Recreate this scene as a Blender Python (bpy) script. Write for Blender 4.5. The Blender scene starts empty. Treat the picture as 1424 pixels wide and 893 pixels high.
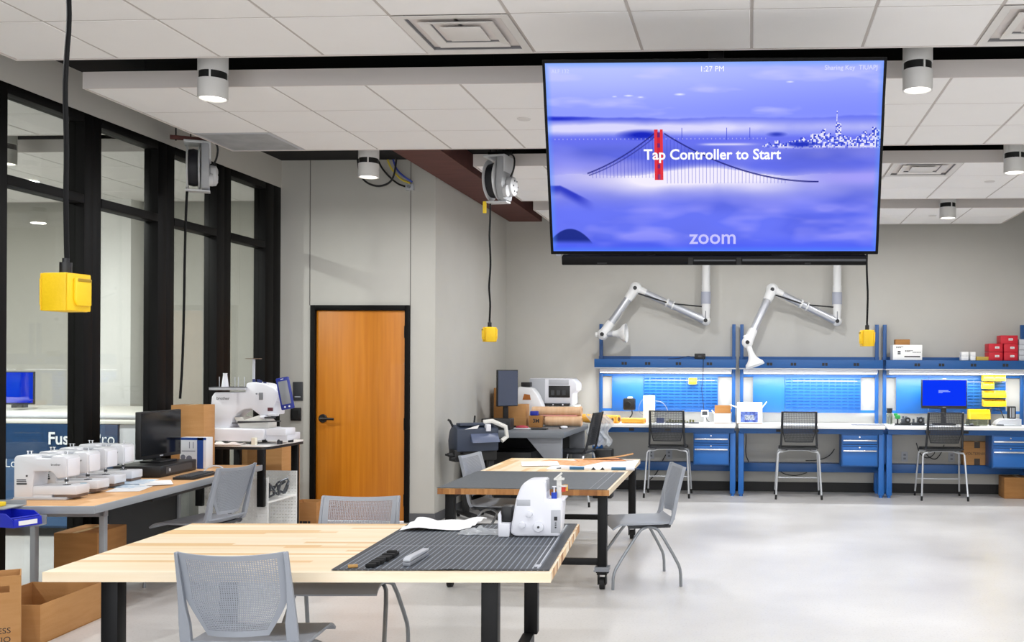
import bpy, bmesh, math, random
import numpy as np
from mathutils import Matrix, Vector
random.seed(7)
RNG = np.random.default_rng(5)
SC = bpy.context.scene
C = SC.collection
PI = math.pi

# ------------------------------------------------------------------ camera, world, exposure
F_PX, YAW, PPX, PPY, ROLL = 1382.0, 0.062, 957.0, 511.0, 0.005
cd = bpy.data.cameras.new('camera'); cam = bpy.data.objects.new('camera', cd); C.objects.link(cam)
cd.sensor_width = 36.0; cd.lens = F_PX / 1424 * 36.0
cd.shift_x = (712 - PPX) / 1424; cd.shift_y = (PPY - 446.5) / 1424
cd.clip_start = 0.05; cd.clip_end = 100
cam.matrix_world = Matrix.Translation((0, 0, 1.56)) @ Matrix.Rotation(YAW, 4, 'Z') @ Matrix.Rotation(PI/2, 4, 'X') @ Matrix.Rotation(ROLL, 4, 'Z')
SC.camera = cam
w = bpy.data.worlds.new('world'); SC.world = w; w.use_nodes = True
bg = w.node_tree.nodes['Background']; bg.inputs[0].default_value = (0.95, 0.97, 1.0, 1); bg.inputs[1].default_value = 2.55
SC.view_settings.view_transform = 'Standard'; SC.view_settings.look = 'None'
SC.view_settings.exposure = 0.1; SC.view_settings.gamma = 1.0
SC.view_settings.use_curve_mapping = False
SC.cycles.use_denoising = True
SC.cycles.max_bounces = 8; SC.cycles.diffuse_bounces = 5; SC.cycles.transparent_max_bounces = 12
SC.cycles.caustics_reflective = False; SC.cycles.caustics_refractive = False
DOWNLIGHT_W = 22.5
BENCH_W = 19.0
SCREEN = 0.95

# ------------------------------------------------------------------ materials
def lin(h):
    h = h.lstrip('#'); o = []
    for i in (0, 2, 4):
        c = int(h[i:i+2], 16) / 255
        o.append(c / 12.92 if c <= .04045 else ((c + .055) / 1.055) ** 2.4)
    return (*o, 1)
MATS = {}
def mat(name, col, rough=.5, metal=0, noise=None, bump=None, trans=0, coat=0, spec=.5):
    if name in MATS: return MATS[name]
    m = bpy.data.materials.new(name); m.use_nodes = True; MATS[name] = m
    nt = m.node_tree; b = nt.nodes['Principled BSDF']
    b.inputs['Base Color'].default_value = lin(col); b.inputs['Roughness'].default_value = rough
    b.inputs['Metallic'].default_value = metal; b.inputs['Transmission Weight'].default_value = trans
    b.inputs['Coat Weight'].default_value = coat; b.inputs['Specular IOR Level'].default_value = spec
    m.diffuse_color = lin(col)
    if noise or bump:
        tc = nt.nodes.new('ShaderNodeTexCoord')
    if noise:
        sc, col2, det = noise[0], noise[1], noise[2] if len(noise) > 2 else 4
        mp = nt.nodes.new('ShaderNodeMapping'); nt.links.new(tc.outputs['Object'], mp.inputs[0])
        mp.inputs['Scale'].default_value = sc if isinstance(sc, tuple) else (sc, sc, sc)
        n = nt.nodes.new('ShaderNodeTexNoise'); n.inputs['Scale'].default_value = 1; n.inputs['Detail'].default_value = det
        nt.links.new(mp.outputs[0], n.inputs['Vector'])
        r = nt.nodes.new('ShaderNodeValToRGB'); r.color_ramp.elements[0].color = lin(col); r.color_ramp.elements[1].color = lin(col2)
        r.color_ramp.elements[0].position = .35; r.color_ramp.elements[1].position = .65
        nt.links.new(n.outputs['Fac'], r.inputs[0]); nt.links.new(r.outputs[0], b.inputs['Base Color'])
    if bump:
        n2 = nt.nodes.new('ShaderNodeTexNoise'); n2.inputs['Scale'].default_value = bump[0]; n2.inputs['Detail'].default_value = 3
        nt.links.new(tc.outputs['Object'], n2.inputs['Vector'])
        bp = nt.nodes.new('ShaderNodeBump'); bp.inputs['Strength'].default_value = bump[1]; bp.inputs['Distance'].default_value = .01
        nt.links.new(n2.outputs['Fac'], bp.inputs['Height']); nt.links.new(bp.outputs[0], b.inputs['Normal'])
    return m
def emis(name, col, s):
    if name in MATS: return MATS[name]
    m = bpy.data.materials.new(name); m.use_nodes = True; MATS[name] = m
    nt = m.node_tree; nt.nodes.clear()
    e = nt.nodes.new('ShaderNodeEmission'); e.inputs[0].default_value = lin(col); e.inputs[1].default_value = s
    o = nt.nodes.new('ShaderNodeOutputMaterial'); nt.links.new(e.outputs[0], o.inputs[0]); m.diffuse_color = lin(col)
    return m
def clear(name, col, gl=.08, tint=1.0, rough=.0, haze=0):
    """thin clear sheet: tinted transparency plus a fresnel gloss"""
    if name in MATS: return MATS[name]
    m = bpy.data.materials.new(name); m.use_nodes = True; MATS[name] = m
    nt = m.node_tree; nt.nodes.clear()
    t = nt.nodes.new('ShaderNodeBsdfTransparent'); c = lin(col); t.inputs[0].default_value = (c[0]*tint, c[1]*tint, c[2]*tint, 1)
    g = nt.nodes.new('ShaderNodeBsdfGlossy'); g.inputs['Roughness'].default_value = rough
    fr = nt.nodes.new('ShaderNodeLayerWeight'); fr.inputs['Blend'].default_value = .5
    pw = nt.nodes.new('ShaderNodeMath'); pw.operation = 'POWER'; pw.inputs[1].default_value = 5; nt.links.new(fr.outputs['Facing'], pw.inputs[0])
    ad = nt.nodes.new('ShaderNodeMath'); ad.operation = 'MULTIPLY_ADD'; ad.use_clamp = True; ad.inputs[1].default_value = .9; ad.inputs[2].default_value = gl
    nt.links.new(pw.outputs[0], ad.inputs[0])
    x = nt.nodes.new('ShaderNodeMixShader'); nt.links.new(ad.outputs[0], x.inputs[0]); nt.links.new(t.outputs[0], x.inputs[1]); nt.links.new(g.outputs[0], x.inputs[2])
    if haze:
        df = nt.nodes.new('ShaderNodeBsdfDiffuse'); df.inputs[0].default_value = c; tl = nt.nodes.new('ShaderNodeBsdfTranslucent'); tl.inputs[0].default_value = c
        dm = nt.nodes.new('ShaderNodeMixShader'); dm.inputs[0].default_value = .4; nt.links.new(df.outputs[0], dm.inputs[1]); nt.links.new(tl.outputs[0], dm.inputs[2])
        hx_ = nt.nodes.new('ShaderNodeMixShader'); hx_.inputs[0].default_value = haze; nt.links.new(x.outputs[0], hx_.inputs[1]); nt.links.new(dm.outputs[0], hx_.inputs[2]); x = hx_
    o = nt.nodes.new('ShaderNodeOutputMaterial'); nt.links.new(x.outputs[0], o.inputs[0]); m.diffuse_color = (.8, .9, .9, .3)
    return m
def striped(name, a, b, axis, scale, rough=.5, thin=.5):
    """fine printed lines / pegboard-scale pattern across one or two axes of the object"""
    if name in MATS: return MATS[name]
    m = mat(name, a, rough); nt = m.node_tree; p = nt.nodes['Principled BSDF']
    tc = nt.nodes.new('ShaderNodeTexCoord'); sp = nt.nodes.new('ShaderNodeSeparateXYZ'); nt.links.new(tc.outputs['Object'], sp.inputs[0])
    fac = None
    for ax in axis:
        mu = nt.nodes.new('ShaderNodeMath'); mu.operation = 'MULTIPLY'; mu.inputs[1].default_value = scale; nt.links.new(sp.outputs[ax], mu.inputs[0])
        fr = nt.nodes.new('ShaderNodeMath'); fr.operation = 'FRACT'; nt.links.new(mu.outputs[0], fr.inputs[0])
        lt = nt.nodes.new('ShaderNodeMath'); lt.operation = 'LESS_THAN'; lt.inputs[1].default_value = thin; nt.links.new(fr.outputs[0], lt.inputs[0])
        if fac is None: fac = lt
        else:
            c = nt.nodes.new('ShaderNodeMath'); c.operation = 'MULTIPLY'; nt.links.new(fac.outputs[0], c.inputs[0]); nt.links.new(lt.outputs[0], c.inputs[1]); fac = c
    mx = nt.nodes.new('ShaderNodeMix'); mx.data_type = 'RGBA'; mx.inputs[6].default_value = lin(a); mx.inputs[7].default_value = lin(b)
    nt.links.new(fac.outputs[0], mx.inputs[0]); nt.links.new(mx.outputs[2], p.inputs['Base Color'])
    return m

WALL = mat('wall_paint', '#c0beb7', .75, noise=(2.5, '#c3c1ba'), bump=(180, .08))
TILE = mat('acoustic_tile', '#f3f1f0', .9, noise=(6, '#f4f2f1'), bump=(300, .25))
GRID = mat('ceiling_grid', '#bdb6b1', .6)
FASCIA = mat('cloud_edge', '#ddd6d2', .55)
DECK = mat('black_deck', '#070606', .95)
STEELBEAM = mat('primer_brown', '#5f332c', .75, noise=((3, 14, 14), '#522b25'))
BLKFRAME = mat('black_mullion', '#090808', .55, spec=.15)
BLACK = mat('black_plastic', '#141416', .45)
BLKMETAL = mat('black_steel', '#0b0b0d', .45, spec=.25)
DKGREY = mat('dark_grey', '#3a3c40', .5)
BASEB = mat('baseboard_grey', '#5b5c60', .6)
BASEBK = mat('baseboard_black', '#1c1b1b', .6)
DOORWOOD = mat('door_maple', '#c4730b', .45, noise=((30, 30, 1.2), '#cf8017', 6), coat=.1)
CHGREY = mat('chair_grey', '#979ca5', .45)
CHTUBE = mat('chair_tube', '#8d9196', .35, .6)
STBLK = mat('stool_black', '#24262a', .55)
STTUBE = mat('stool_silver', '#c9ccd0', .3, .5)
WHITE = mat('white_plastic', '#e6e7ee', .35)
WHITE2 = mat('white_paint', '#f3f3f1', .4)
OFFWHITE = mat('off_white', '#d9d8d2', .5)
LTGREY = mat('light_grey', '#b9bcc2', .45)
MIDGREY = mat('mid_grey', '#84878d', .5)
BLUE = mat('bench_blue', '#1d66b4', .4)
BLUED = mat('bench_blue_shelf', '#15518f', .4)
CHROME = mat('chrome', '#d8dade', .2, .9)
YELLOW = mat('yellow_plastic', '#f2cf1c', .45)
YELBOX = mat('yellow_box', '#f3c81a', .5, bump=(60, .15))
CARD = mat('cardboard', '#bd8c58', .8, noise=((5, 5, 40), '#b7854f'), bump=(120, .1))
CARDD = mat('cardboard_dark', '#a97843', .85, noise=((5, 5, 30), '#9f6f3c'))
CARDIN = mat('cardboard_inside', '#9c6c33', .9)
RED = mat('red_card', '#c4132a', .5)
NAVY = mat('navy_panel', '#12365c', .35)
BINBLUE = mat('blue_bin', '#1426b8', .4)
PAPER = mat('paper', '#eeeeee', .8)
KRAFT = mat('kraft_paper', '#e6c19c', .8, noise=((20, 3, 3), '#dcb28a'))
ORANGE = mat('yellow_roll', '#e2a53a', .6)
INK = mat('print_black', '#26262a', .7)
CREAM = mat('cream', '#efe9d6', .6)
PERSGREY = mat('pcb_dark', '#2a2f33', .5)
RUBBER = mat('rubber', '#101010', .7)
CORD = mat('cord_black', '#0b0b0c', .65, spec=.2)
EDGEGREY = mat('edge_band_grey', '#93979c', .5)
DESKWOOD = mat('desk_laminate', '#d7a878', .5, noise=((2.5, 22, 5), '#cf9f6e', 5))
def floor_mat():
    m = mat('polished_concrete', '#c4c0bd', .3); nt = m.node_tree; b = nt.nodes['Principled BSDF']
    tc = nt.nodes.new('ShaderNodeTexCoord')
    n1 = nt.nodes.new('ShaderNodeTexNoise'); n1.inputs['Scale'].default_value = .9; n1.inputs['Detail'].default_value = 6
    n2 = nt.nodes.new('ShaderNodeTexNoise'); n2.inputs['Scale'].default_value = 70; n2.inputs['Detail'].default_value = 3
    for n in (n1, n2): nt.links.new(tc.outputs['Object'], n.inputs['Vector'])
    r1 = nt.nodes.new('ShaderNodeValToRGB'); r1.color_ramp.elements[0].color = lin('#bfbcb9'); r1.color_ramp.elements[1].color = lin('#dad8d6')
    r1.color_ramp.elements[0].position = .3; r1.color_ramp.elements[1].position = .7
    r2 = nt.nodes.new('ShaderNodeValToRGB'); r2.color_ramp.elements[0].color = (.72, .70, .68, 1); r2.color_ramp.elements[1].color = (1, 1, 1, 1)
    r2.color_ramp.elements[0].position = .3; r2.color_ramp.elements[1].position = .46
    nt.links.new(n1.outputs['Fac'], r1.inputs[0]); nt.links.new(n2.outputs['Fac'], r2.inputs[0])
    mx = nt.nodes.new('ShaderNodeMix'); mx.data_type = 'RGBA'; mx.blend_type = 'MULTIPLY'; mx.inputs[0].default_value = .45
    nt.links.new(r1.outputs[0], mx.inputs[6]); nt.links.new(r2.outputs[0], mx.inputs[7]); nt.links.new(mx.outputs[2], b.inputs['Base Color'])
    rr = nt.nodes.new('ShaderNodeMapRange'); rr.inputs[3].default_value = .22; rr.inputs[4].default_value = .42
    nt.links.new(n1.outputs['Fac'], rr.inputs[0]); nt.links.new(rr.outputs[0], b.inputs['Roughness'])
    return m
FLOOR = floor_mat()
STAVE = [mat('maple_stave_%s' % n, a, .4, noise=((1.6, 26, 26), b, 6)) for n, a, b in
         (('pale', '#f3dfbf', '#eed5ae'), ('cream', '#f6e6cb', '#f1dcbb'), ('warm', '#e9c794', '#e2b983'), ('light', '#f4e0bf', '#edd2a7'))]
ENDGRAIN = [mat('end_grain_%s' % n, a, .5, noise=((30, 30, 8), b, 5)) for n, a, b in
            (('tan', '#b27b44', '#9c6834'), ('brown', '#9a6533', '#86552a'), ('gold', '#bf8a52', '#a97440'))]

# ------------------------------------------------------------------ mesh building
class MB:
    def __init__(s): s.bm = bmesh.new(); s.mi = 0
    def _add(s, t, M=None):
        if M is not None: bmesh.ops.transform(t, matrix=M, verts=t.verts)
        for f in t.faces: f.material_index = s.mi
        me = bpy.data.meshes.new('t'); t.to_mesh(me); t.free(); s.bm.from_mesh(me); bpy.data.meshes.remove(me); return s
    def box(s, x0, x1, y0, y1, z0, z1, bev=0, M=None, seg=2):
        t = bmesh.new(); bmesh.ops.create_cube(t, size=1)
        bmesh.ops.transform(t, matrix=Matrix.Translation(((x0+x1)/2, (y0+y1)/2, (z0+z1)/2)) @ Matrix.Diagonal((abs(x1-x0), abs(y1-y0), abs(z1-z0), 1)), verts=t.verts)
        if bev: bmesh.ops.bevel(t, geom=t.edges[:], offset=bev, segments=seg, affect='EDGES', profile=.5)
        return s._add(t, M)
    def prism(s, poly, axis, lo, hi, bev=0, M=None, seg=2):
        """poly of (a, b) pairs extruded along axis: x -> (y,z), y -> (x,z), z -> (x,y)"""
        t = bmesh.new()
        def P(a, b, c): return {'x': (c, a, b), 'y': (a, c, b), 'z': (a, b, c)}[axis]
        v0 = [t.verts.new(P(a, b, lo)) for a, b in poly]; v1 = [t.verts.new(P(a, b, hi)) for a, b in poly]
        t.faces.new(v0); t.faces.new(v1[::-1]); n = len(poly)
        for i in range(n): t.faces.new((v0[i], v1[i], v1[(i+1) % n], v0[(i+1) % n]))
        bmesh.ops.recalc_face_normals(t, faces=t.faces[:])
        if bev: bmesh.ops.bevel(t, geom=t.edges[:], offset=bev, segments=seg, affect='EDGES', profile=.5)
        return s._add(t, M)
    def cyl(s, p0, p1, r0, r1=None, n=16, M=None):
        r1 = r0 if r1 is None else r1; p0, p1 = Vector(p0), Vector(p1); d = p1 - p0
        t = bmesh.new(); bmesh.ops.create_cone(t, cap_ends=True, segments=n, radius1=r0, radius2=r1, depth=d.length)
        q = Vector((0, 0, 1)).rotation_difference(d).to_matrix().to_4x4()
        bmesh.ops.transform(t, matrix=Matrix.Translation((p0+p1)/2) @ q, verts=t.verts)
        return s._add(t, M)
    def sph(s, c, r, sx=1, sy=1, sz=1, n=12):
        t = bmesh.new(); bmesh.ops.create_uvsphere(t, u_segments=n, v_segments=max(6, n//2+2), radius=r)
        bmesh.ops.transform(t, matrix=Matrix.Translation(c) @ Matrix.Diagonal((sx, sy, sz, 1)), verts=t.verts)
        return s._add(t)
    def tube(s, pts, r, n=8, smooth=0):
        P = [Vector(p) for p in pts]
        for _ in range(smooth):
            Q = [P[0]]
            for a, b in zip(P, P[1:]): Q += [a*.75+b*.25, a*.25+b*.75]
            Q.append(P[-1]); P = Q
        t = bmesh.new(); rings = []; up = None
        for i, p in enumerate(P):
            d = (P[min(i+1, len(P)-1)] - P[max(i-1, 0)]).normalized()
            if up is None: up = d.orthogonal().normalized()
            up = (up - d*up.dot(d)); up = up.normalized() if up.length > 1e-6 else d.orthogonal().normalized()
            sd = d.cross(up); rr = r[i] if isinstance(r, (list, tuple)) and not smooth else (r if not isinstance(r, (list, tuple)) else r[0])
            rings.append([t.verts.new(p + (up*math.cos(a) + sd*math.sin(a))*rr) for a in [2*PI*k/n for k in range(n)]])
        for a, b in zip(rings, rings[1:]):
            for k in range(n): t.faces.new((a[k], a[(k+1) % n], b[(k+1) % n], b[k]))
        t.faces.new(rings[0][::-1]); t.faces.new(rings[-1])
        bmesh.ops.recalc_face_normals(t, faces=t.faces[:])
        return s._add(t)
    def lathe(s, prof, n=24, M=None):
        t = bmesh.new(); rings = [[t.verts.new((r*math.cos(2*PI*k/n), r*math.sin(2*PI*k/n), z)) for k in range(n)] for r, z in prof]
        for a, b in zip(rings, rings[1:]):
            for k in range(n): t.faces.new((a[k], a[(k+1) % n], b[(k+1) % n], b[k]))
        if prof[0][0] > 1e-6: t.faces.new(rings[0][::-1])
        if prof[-1][0] > 1e-6: t.faces.new(rings[-1])
        bmesh.ops.remove_doubles(t, verts=t.verts[:], dist=1e-6)
        bmesh.ops.recalc_face_normals(t, faces=t.faces[:])
        return s._add(t, M)
    def sheet(s, f, nu, nv, th=0):
        """surface f(u, v) -> point on a grid, given thickness"""
        t = bmesh.new(); g = [[t.verts.new(f(i/nu, j/nv)) for j in range(nv+1)] for i in range(nu+1)]
        for i in range(nu):
            for j in range(nv): t.faces.new((g[i][j], g[i+1][j], g[i+1][j+1], g[i][j+1]))
        if th: bmesh.ops.recalc_face_normals(t, faces=t.faces[:]); bmesh.ops.solidify(t, geom=t.faces[:], thickness=th)
        return s._add(t)
    def perf(s, f, nu, nv, hole=.55, th=.003, keep=lambda u, v: True, solid=lambda u, v: False):
        """perforated shell over f(u, v): every cell a ring of four quads round an open hole"""
        t = bmesh.new(); cache = {}
        def V(u, v):
            k = (round(u, 5), round(v, 5))
            if k not in cache: cache[k] = t.verts.new(f(u, v))
            return cache[k]
        for i in range(nu):
            for j in range(nv):
                u0, u1, v0, v1 = i/nu, (i+1)/nu, j/nv, (j+1)/nv; um, vm = (u0+u1)/2, (v0+v1)/2
                if not keep(um, vm): continue
                o = [V(u0, v0), V(u1, v0), V(u1, v1), V(u0, v1)]
                if solid(um, vm): t.faces.new(o); continue
                hu, hv = (u1-u0)*hole/2, (v1-v0)*hole/2
                q = [V(um-hu, vm-hv), V(um+hu, vm-hv), V(um+hu, vm+hv), V(um-hu, vm+hv)]
                for k in range(4): t.faces.new((o[k], o[(k+1) % 4], q[(k+1) % 4], q[k]))
        bmesh.ops.recalc_face_normals(t, faces=t.faces[:])
        if th: bmesh.ops.solidify(t, geom=t.faces[:], thickness=th)
        return s._add(t)
    def tri_count(s): return len(s.bm.faces)
    def done(s, name, m, parent=None, loc=(0, 0, 0), rot=(0, 0, 0), flat=False, ang=40):
        me = bpy.data.meshes.new(name); s.bm.to_mesh(me); s.bm.free()
        for mm in (m if isinstance(m, (list, tuple)) else [m]): me.materials.append(mm)
        if not flat:
            me.polygons.foreach_set('use_smooth', [True]*len(me.polygons)); me.set_sharp_from_angle(angle=math.radians(ang))
        o = bpy.data.objects.new(name, me); C.objects.link(o); o.location = loc; o.rotation_euler = rot
        if parent: o.parent = parent
        return o
def tag(o, label, cat=None, group=None, kind=None):
    o['label'] = label
    if cat: o['category'] = cat
    if group: o['group'] = group
    if kind: o['kind'] = kind
    return o
def thing(name, label, cat, loc=(0, 0, 0), rz=0, group=None, rot=None):
    o = bpy.data.objects.new(name, None); C.objects.link(o); o.empty_display_size = .1
    o.location = loc; o.rotation_euler = rot or (0, 0, rz); return tag(o, label, cat, group)
def struct(o, label=None):
    o['kind'] = 'structure'
    if label: o['label'] = label
    return o
def copy_obj(o, parent=None):
    c = o.copy(); C.objects.link(c); c.parent = parent
    for ch in list(o.children): copy_obj(ch, c)
    return c
def dup(root, loc, rz=0, label=None):
    r = copy_obj(root); r.location = loc; r.rotation_euler = (0, 0, rz)
    if label: r['label'] = label
    return r
def piece(src, parent, loc, rot=(0, 0, 0), m=None):
    o = src.copy(); C.objects.link(o); o.parent = parent; o.location = loc; o.rotation_euler = rot
    if m: o.material_slots[0].link = 'OBJECT'; o.material_slots[0].material = m
    return o
def fine(o): o['kind'] = 'stuff'; return o
def text(s, size, m, parent, loc, rot=(PI/2, 0, 0), name='lettering', bold=0, align='CENTER', sx=1):
    cu = bpy.data.curves.new('txt', 'FONT'); cu.body = s; cu.size = size; cu.align_x = align; cu.align_y = 'CENTER'; cu.offset = bold*size; cu.resolution_u = 3
    t = bpy.data.objects.new('txt', cu); C.objects.link(t)
    dg = bpy.context.evaluated_depsgraph_get(); me = bpy.data.meshes.new_from_object(t.evaluated_get(dg))
    bpy.data.objects.remove(t); bpy.data.curves.remove(cu)
    me.materials.clear(); me.materials.append(m); me.name = name
    o = bpy.data.objects.new(name, me); C.objects.link(o); o.location = loc; o.rotation_euler = rot; o.scale = (sx, 1, 1)
    if parent: o.parent = parent
    return o
FRONT = (PI/2, 0, 0)

# ------------------------------------------------------------------ room shell
XL, XS, XR, YD, YB, ZT = -4.71, -3.13, 3.75, 9.72, 12.6, 3.62
Y0 = -1.5
struct(MB().box(-10.2, XR+.15, Y0, YB+.15, -.1, 0).done('floor', FLOOR), 'polished grey concrete floor of the workshop')
struct(MB().box(XL-.14, XR+.15, Y0, YB+.15, ZT, ZT+.25).done('ceiling', DECK), 'black painted deck above the hung ceiling clouds')
struct(MB().box(XS, XR, YB, YB+.15, 0, ZT).done('wall_back', WALL), 'pale grey wall behind the blue workbenches')
struct(MB().box(XR, XR+.15, Y0, YB, 0, ZT).done('wall_right', WALL), 'pale grey wall closing the room on the right')
struct(MB().box(XS-.15, XS, YD+.15, YB+.15, 0, ZT).done('wall_side', WALL), 'pale grey wall running back beside the corner desk')
# wall with the door: built round the opening
DX0, DX1, DZ = -4.345, -3.43, 2.115
b = MB()
b.box(XL-.15, DX0, YD, YD+.15, 0, ZT).box(DX1, XS, YD, YD+.15, 0, ZT).box(DX0, DX1, YD, YD+.15, DZ, ZT)
struct(b.done('wall_door', WALL), 'pale grey wall holding the orange wooden door')
struct(MB().box(XL-.13, XL, Y0, YD, 3.345, ZT).done('wall_left', WALL), 'pale grey soffit over the black glazed partition')
struct(MB().box(-4.415, -4.408, YD-.004, YD, DZ+.05, ZT).done('trim_1', mat('joint_dark', '#6f6b67', .8)))
struct(MB().box(-3.386, -3.379, YD-.004, YD, DZ-.0, ZT).done('trim_2', MATS['joint_dark']))
struct(MB().box(XL, DX0-.055, YD-.012, YD, 0, .09).box(DX1+.045, XS, YD-.012, YD, 0, .09).done('baseboard_door', BASEB))
struct(MB().box(XS, XS+.012, YD-.012, YB, 0, .09).done('baseboard_side', BASEB))
struct(MB().box(XS, XR, YB-.012, YB, 0, .12).done('baseboard_back', BASEBK))
struct(MB().box(XS+.04, XS+.46, 8.0, YB, 3.42, 3.6).done('steel_beam', STEELBEAM), 'brown primed steel beam along the side wall')
# door
d = struct(bpy.data.objects.new('door_1', None), 'orange maple door in a black steel frame'); C.objects.link(d); d.location = (DX0, YD, 0)
W_ = DX1 - DX0
MB().box(-.05, 0, -.03, .12, 0, DZ+.05, .004).box(W_, W_+.05, -.03, .12, 0, DZ+.05, .004).box(0, W_, -.03, .12, DZ, DZ+.05, .004).done('door_frame', BLKFRAME, d)
MB().box(.004, W_-.004, .0, .045, .012, DZ-.004, .003).done('door_leaf', DOORWOOD, d)
b = MB(); b.lathe([(.0, 0), (.043, 0), (.043, .010), (.036, .016), (0, .016)], 20, Matrix.Translation((.075, 0, 1.03)) @ Matrix.Rotation(PI/2, 4, 'X'))
b.cyl((.075, -.01, 1.03), (.075, -.055, 1.03), .011, n=12).tube([(.07, -.055, 1.03), (.12, -.058, 1.03), (.205, -.05, 1.026)], .012, 8)
b.done('door_handle', BLACK, d)
for z in (.22, .98, 1.9): MB().cyl((W_-.003, -.008, z-.06), (W_-.003, -.008, z+.06), .009, n=10).done('hinge', BLACK, d)

# ------------------------------------------------------------------ glazed partition (window_1 .. window_4)
GLASS = clear('partition_glass', '#eceeea', .035, .97)
mull = [(5.55, 6.03), (6.76, 6.95), (7.64, 7.87), (8.515, 8.76), (9.40, 9.72)]
mull = [(a+.0, b) for a, b in mull]
for i in range(4):
    a, b_ = mull[i][1], mull[i+1][0]
    wn = struct(bpy.data.objects.new('window_%d' % (i+1), None), 'black framed bay of the glazed partition'); C.objects.link(wn); wn.location = (XL, a, 0)
    L = b_ - a
    y0 = mull[i][0] - a if i == 0 else 0
    bb = MB(); bb.box(-.12, 0, 0, L, 0, .06, .004).box(-.12, 0, 0, L, 2.735-.035, 2.735+.03, .004).box(-.12, 0, 0, L, 3.30-.02, 3.345, .004)
    bb.done('window_rail', BLKFRAME, wn)
    MB().box(-.075, -.065, .0, L, .06, 2.70).done('pane', GLASS, wn)
    MB().box(-.075, -.065, .0, L, 2.765, 3.28).done('pane', GLASS, wn)
    m0, m1 = mull[i+1]
    MB().box(-.12, 0, m0-a, m0-a+(m1-m0)*.5, 0, 3.345, .004).box(-.115, -.004, m0-a+(m1-m0)*.5, m1-a, 0, 3.345, .004).done('mullion', BLKFRAME, wn)
    if i == 0: MB().box(-.12, 0, -.3, 0, 0, 3.345, .004).done('mullion', BLKFRAME, wn)
wn = struct(bpy.data.objects.new('window_5', None), 'black framed glass bay nearest the viewer'); C.objects.link(wn); wn.location = (XL, 4.6, 0)
MB().box(-.12, 0, 0, 1.13, 0, .06).box(-.12, 0, 0, 1.13, 2.70, 2.765).box(-.12, 0, 0, 1.13, 3.28, 3.345).box(-.12, 0, -6.1, 0, 0, 3.345).done('window_rail', BLKFRAME, wn)
MB().box(-.075, -.065, 0, 1.13, .06, 3.28).done('pane', GLASS, wn)

# ------------------------------------------------------------------ ceiling clouds
T = .6096; ZC = 3.33
tile0 = MB().box(-T/2+.008, T/2-.008, -T/2+.005, T/2-.005, 0, .018, .003, seg=1).done('ceiling_tile', TILE)
first = [True]
SKIP = {}
def cloud(k0, k1, y0, rows, skip=()):
    e = struct(bpy.data.objects.new('ceiling_cloud', None), 'white tiled ceiling cloud hung under the black deck'); C.objects.link(e); e.location = (k0*T, y0, ZC)
    n = k1 - k0; Wd, D = n*T, rows*T
    b = MB()
    for i in range(1, n): b.box(i*T-.009, i*T+.009, 0, D, .004, .02)
    for j in range(1, rows): b.box(0, Wd, j*T-.006, j*T+.006, .003, .02)
    b.done('ceiling_grid', GRID, e)
    b = MB(); t = .012
    b.box(-t, Wd+t, -t, 0, -.002, .105).box(-t, Wd+t, D, D+t, -.002, .105).box(-t, 0, 0, D, -.002, .105).box(Wd, Wd+t, 0, D, -.002, .105)
    b.done('edge_trim', FASCIA, e)
    MB().box(0, Wd, 0, D, .02, .03).done('backing', FASCIA, e)
    for i in range(n):
        for j in range(rows):
            if (i, j) in skip: continue
            if first[0]: o = tile0; o.parent = e; first[0] = False; o.location = ((i+.5)*T, (j+.5)*T, .001)
            else: piece(tile0, e, ((i+.5)*T, (j+.5)*T, .001))
    # hanger wires up to the deck
    b = MB()
    for x in (.3, Wd*.33, Wd*.66, Wd-.3):
        for y in (.15, D-.15): b.cyl((x, y, .03), (x, y, ZT-ZC), .004, n=6)
    b.done('hanger', BLKMETAL, e)
    return e
YP1, YP2, YP3, YP4 = 5.53-3*T, 6.13, 8.66, 11.1
cloud(-7, 6, YP1, 3, {(4, 2), (9, 2)})
cloud(-7, 6, YP2, 3, {(0, 2)})
cloud(-4, 6, YP3, 3, {(6, 0)})
cloud(-4, 5, YP4, 2)
VENTW = mat('vent_white', '#dcd9d6', .5)
VENTD = mat('vent_dark', '#1d1d1f', .8); VENTG = mat('vent_shade_grey', '#77777a', .6)  # inner grey puts the shade of the slots into throat and louver colour
def diffuser(x, y, label):
    t = thing('ceiling_vent', label, 'vent', (x, y, ZC), 0, 'square ceiling diffusers')
    h = T/2-.006
    def ring(a, b, za, zb, name, m=VENTW):
        bb = MB(); o = bb.bm; va = [o.verts.new((sx*a, sy*a, za)) for sx, sy in ((-1, -1), (1, -1), (1, 1), (-1, 1))]
        vb = [o.verts.new((sx*b, sy*b, zb)) for sx, sy in ((-1, -1), (1, -1), (1, 1), (-1, 1))]
        for k in range(4): o.faces.new((va[k], va[(k+1) % 4], vb[(k+1) % 4], vb[k]))
        bmesh.ops.recalc_face_normals(o, faces=o.faces[:]); bmesh.ops.solidify(o, geom=o.faces[:], thickness=.004)
        bb.done(name, m, t, flat=True)
    ring(h, h*.84, .0, .004, 'frame'); ring(h*.84, h*.86, .004, .09, 'throat', VENTG)
    ring(h*.66, h*.50, .002, .012, 'louver'); ring(h*.50, h*.52, .012, .06, 'louver', VENTG)
    MB().box(-h*.36, h*.36, -h*.36, h*.36, .002, .008, .002).done('center_plate', VENTW, t)
    MB().cyl((0, 0, .06), (0, 0, .10), .11, n=20).done('duct_neck', mat('duct_black', '#050505', .9), t)
    MB().box(-h*.8, h*.8, -h*.8, h*.8, .095, .1).done('backing', VENTD, t)
    bk = MB().box(-h*.62, -h*.58, -.01, .01, .004, .03).box(h*.58, h*.62, -.01, .01, .004, .03).box(-.01, .01, h*.3, h*.8, .02, .03).box(-.01, .01, -h*.8, -h*.3, .02, .03).done('bracket', VENTW, t); fine(bk)
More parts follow.
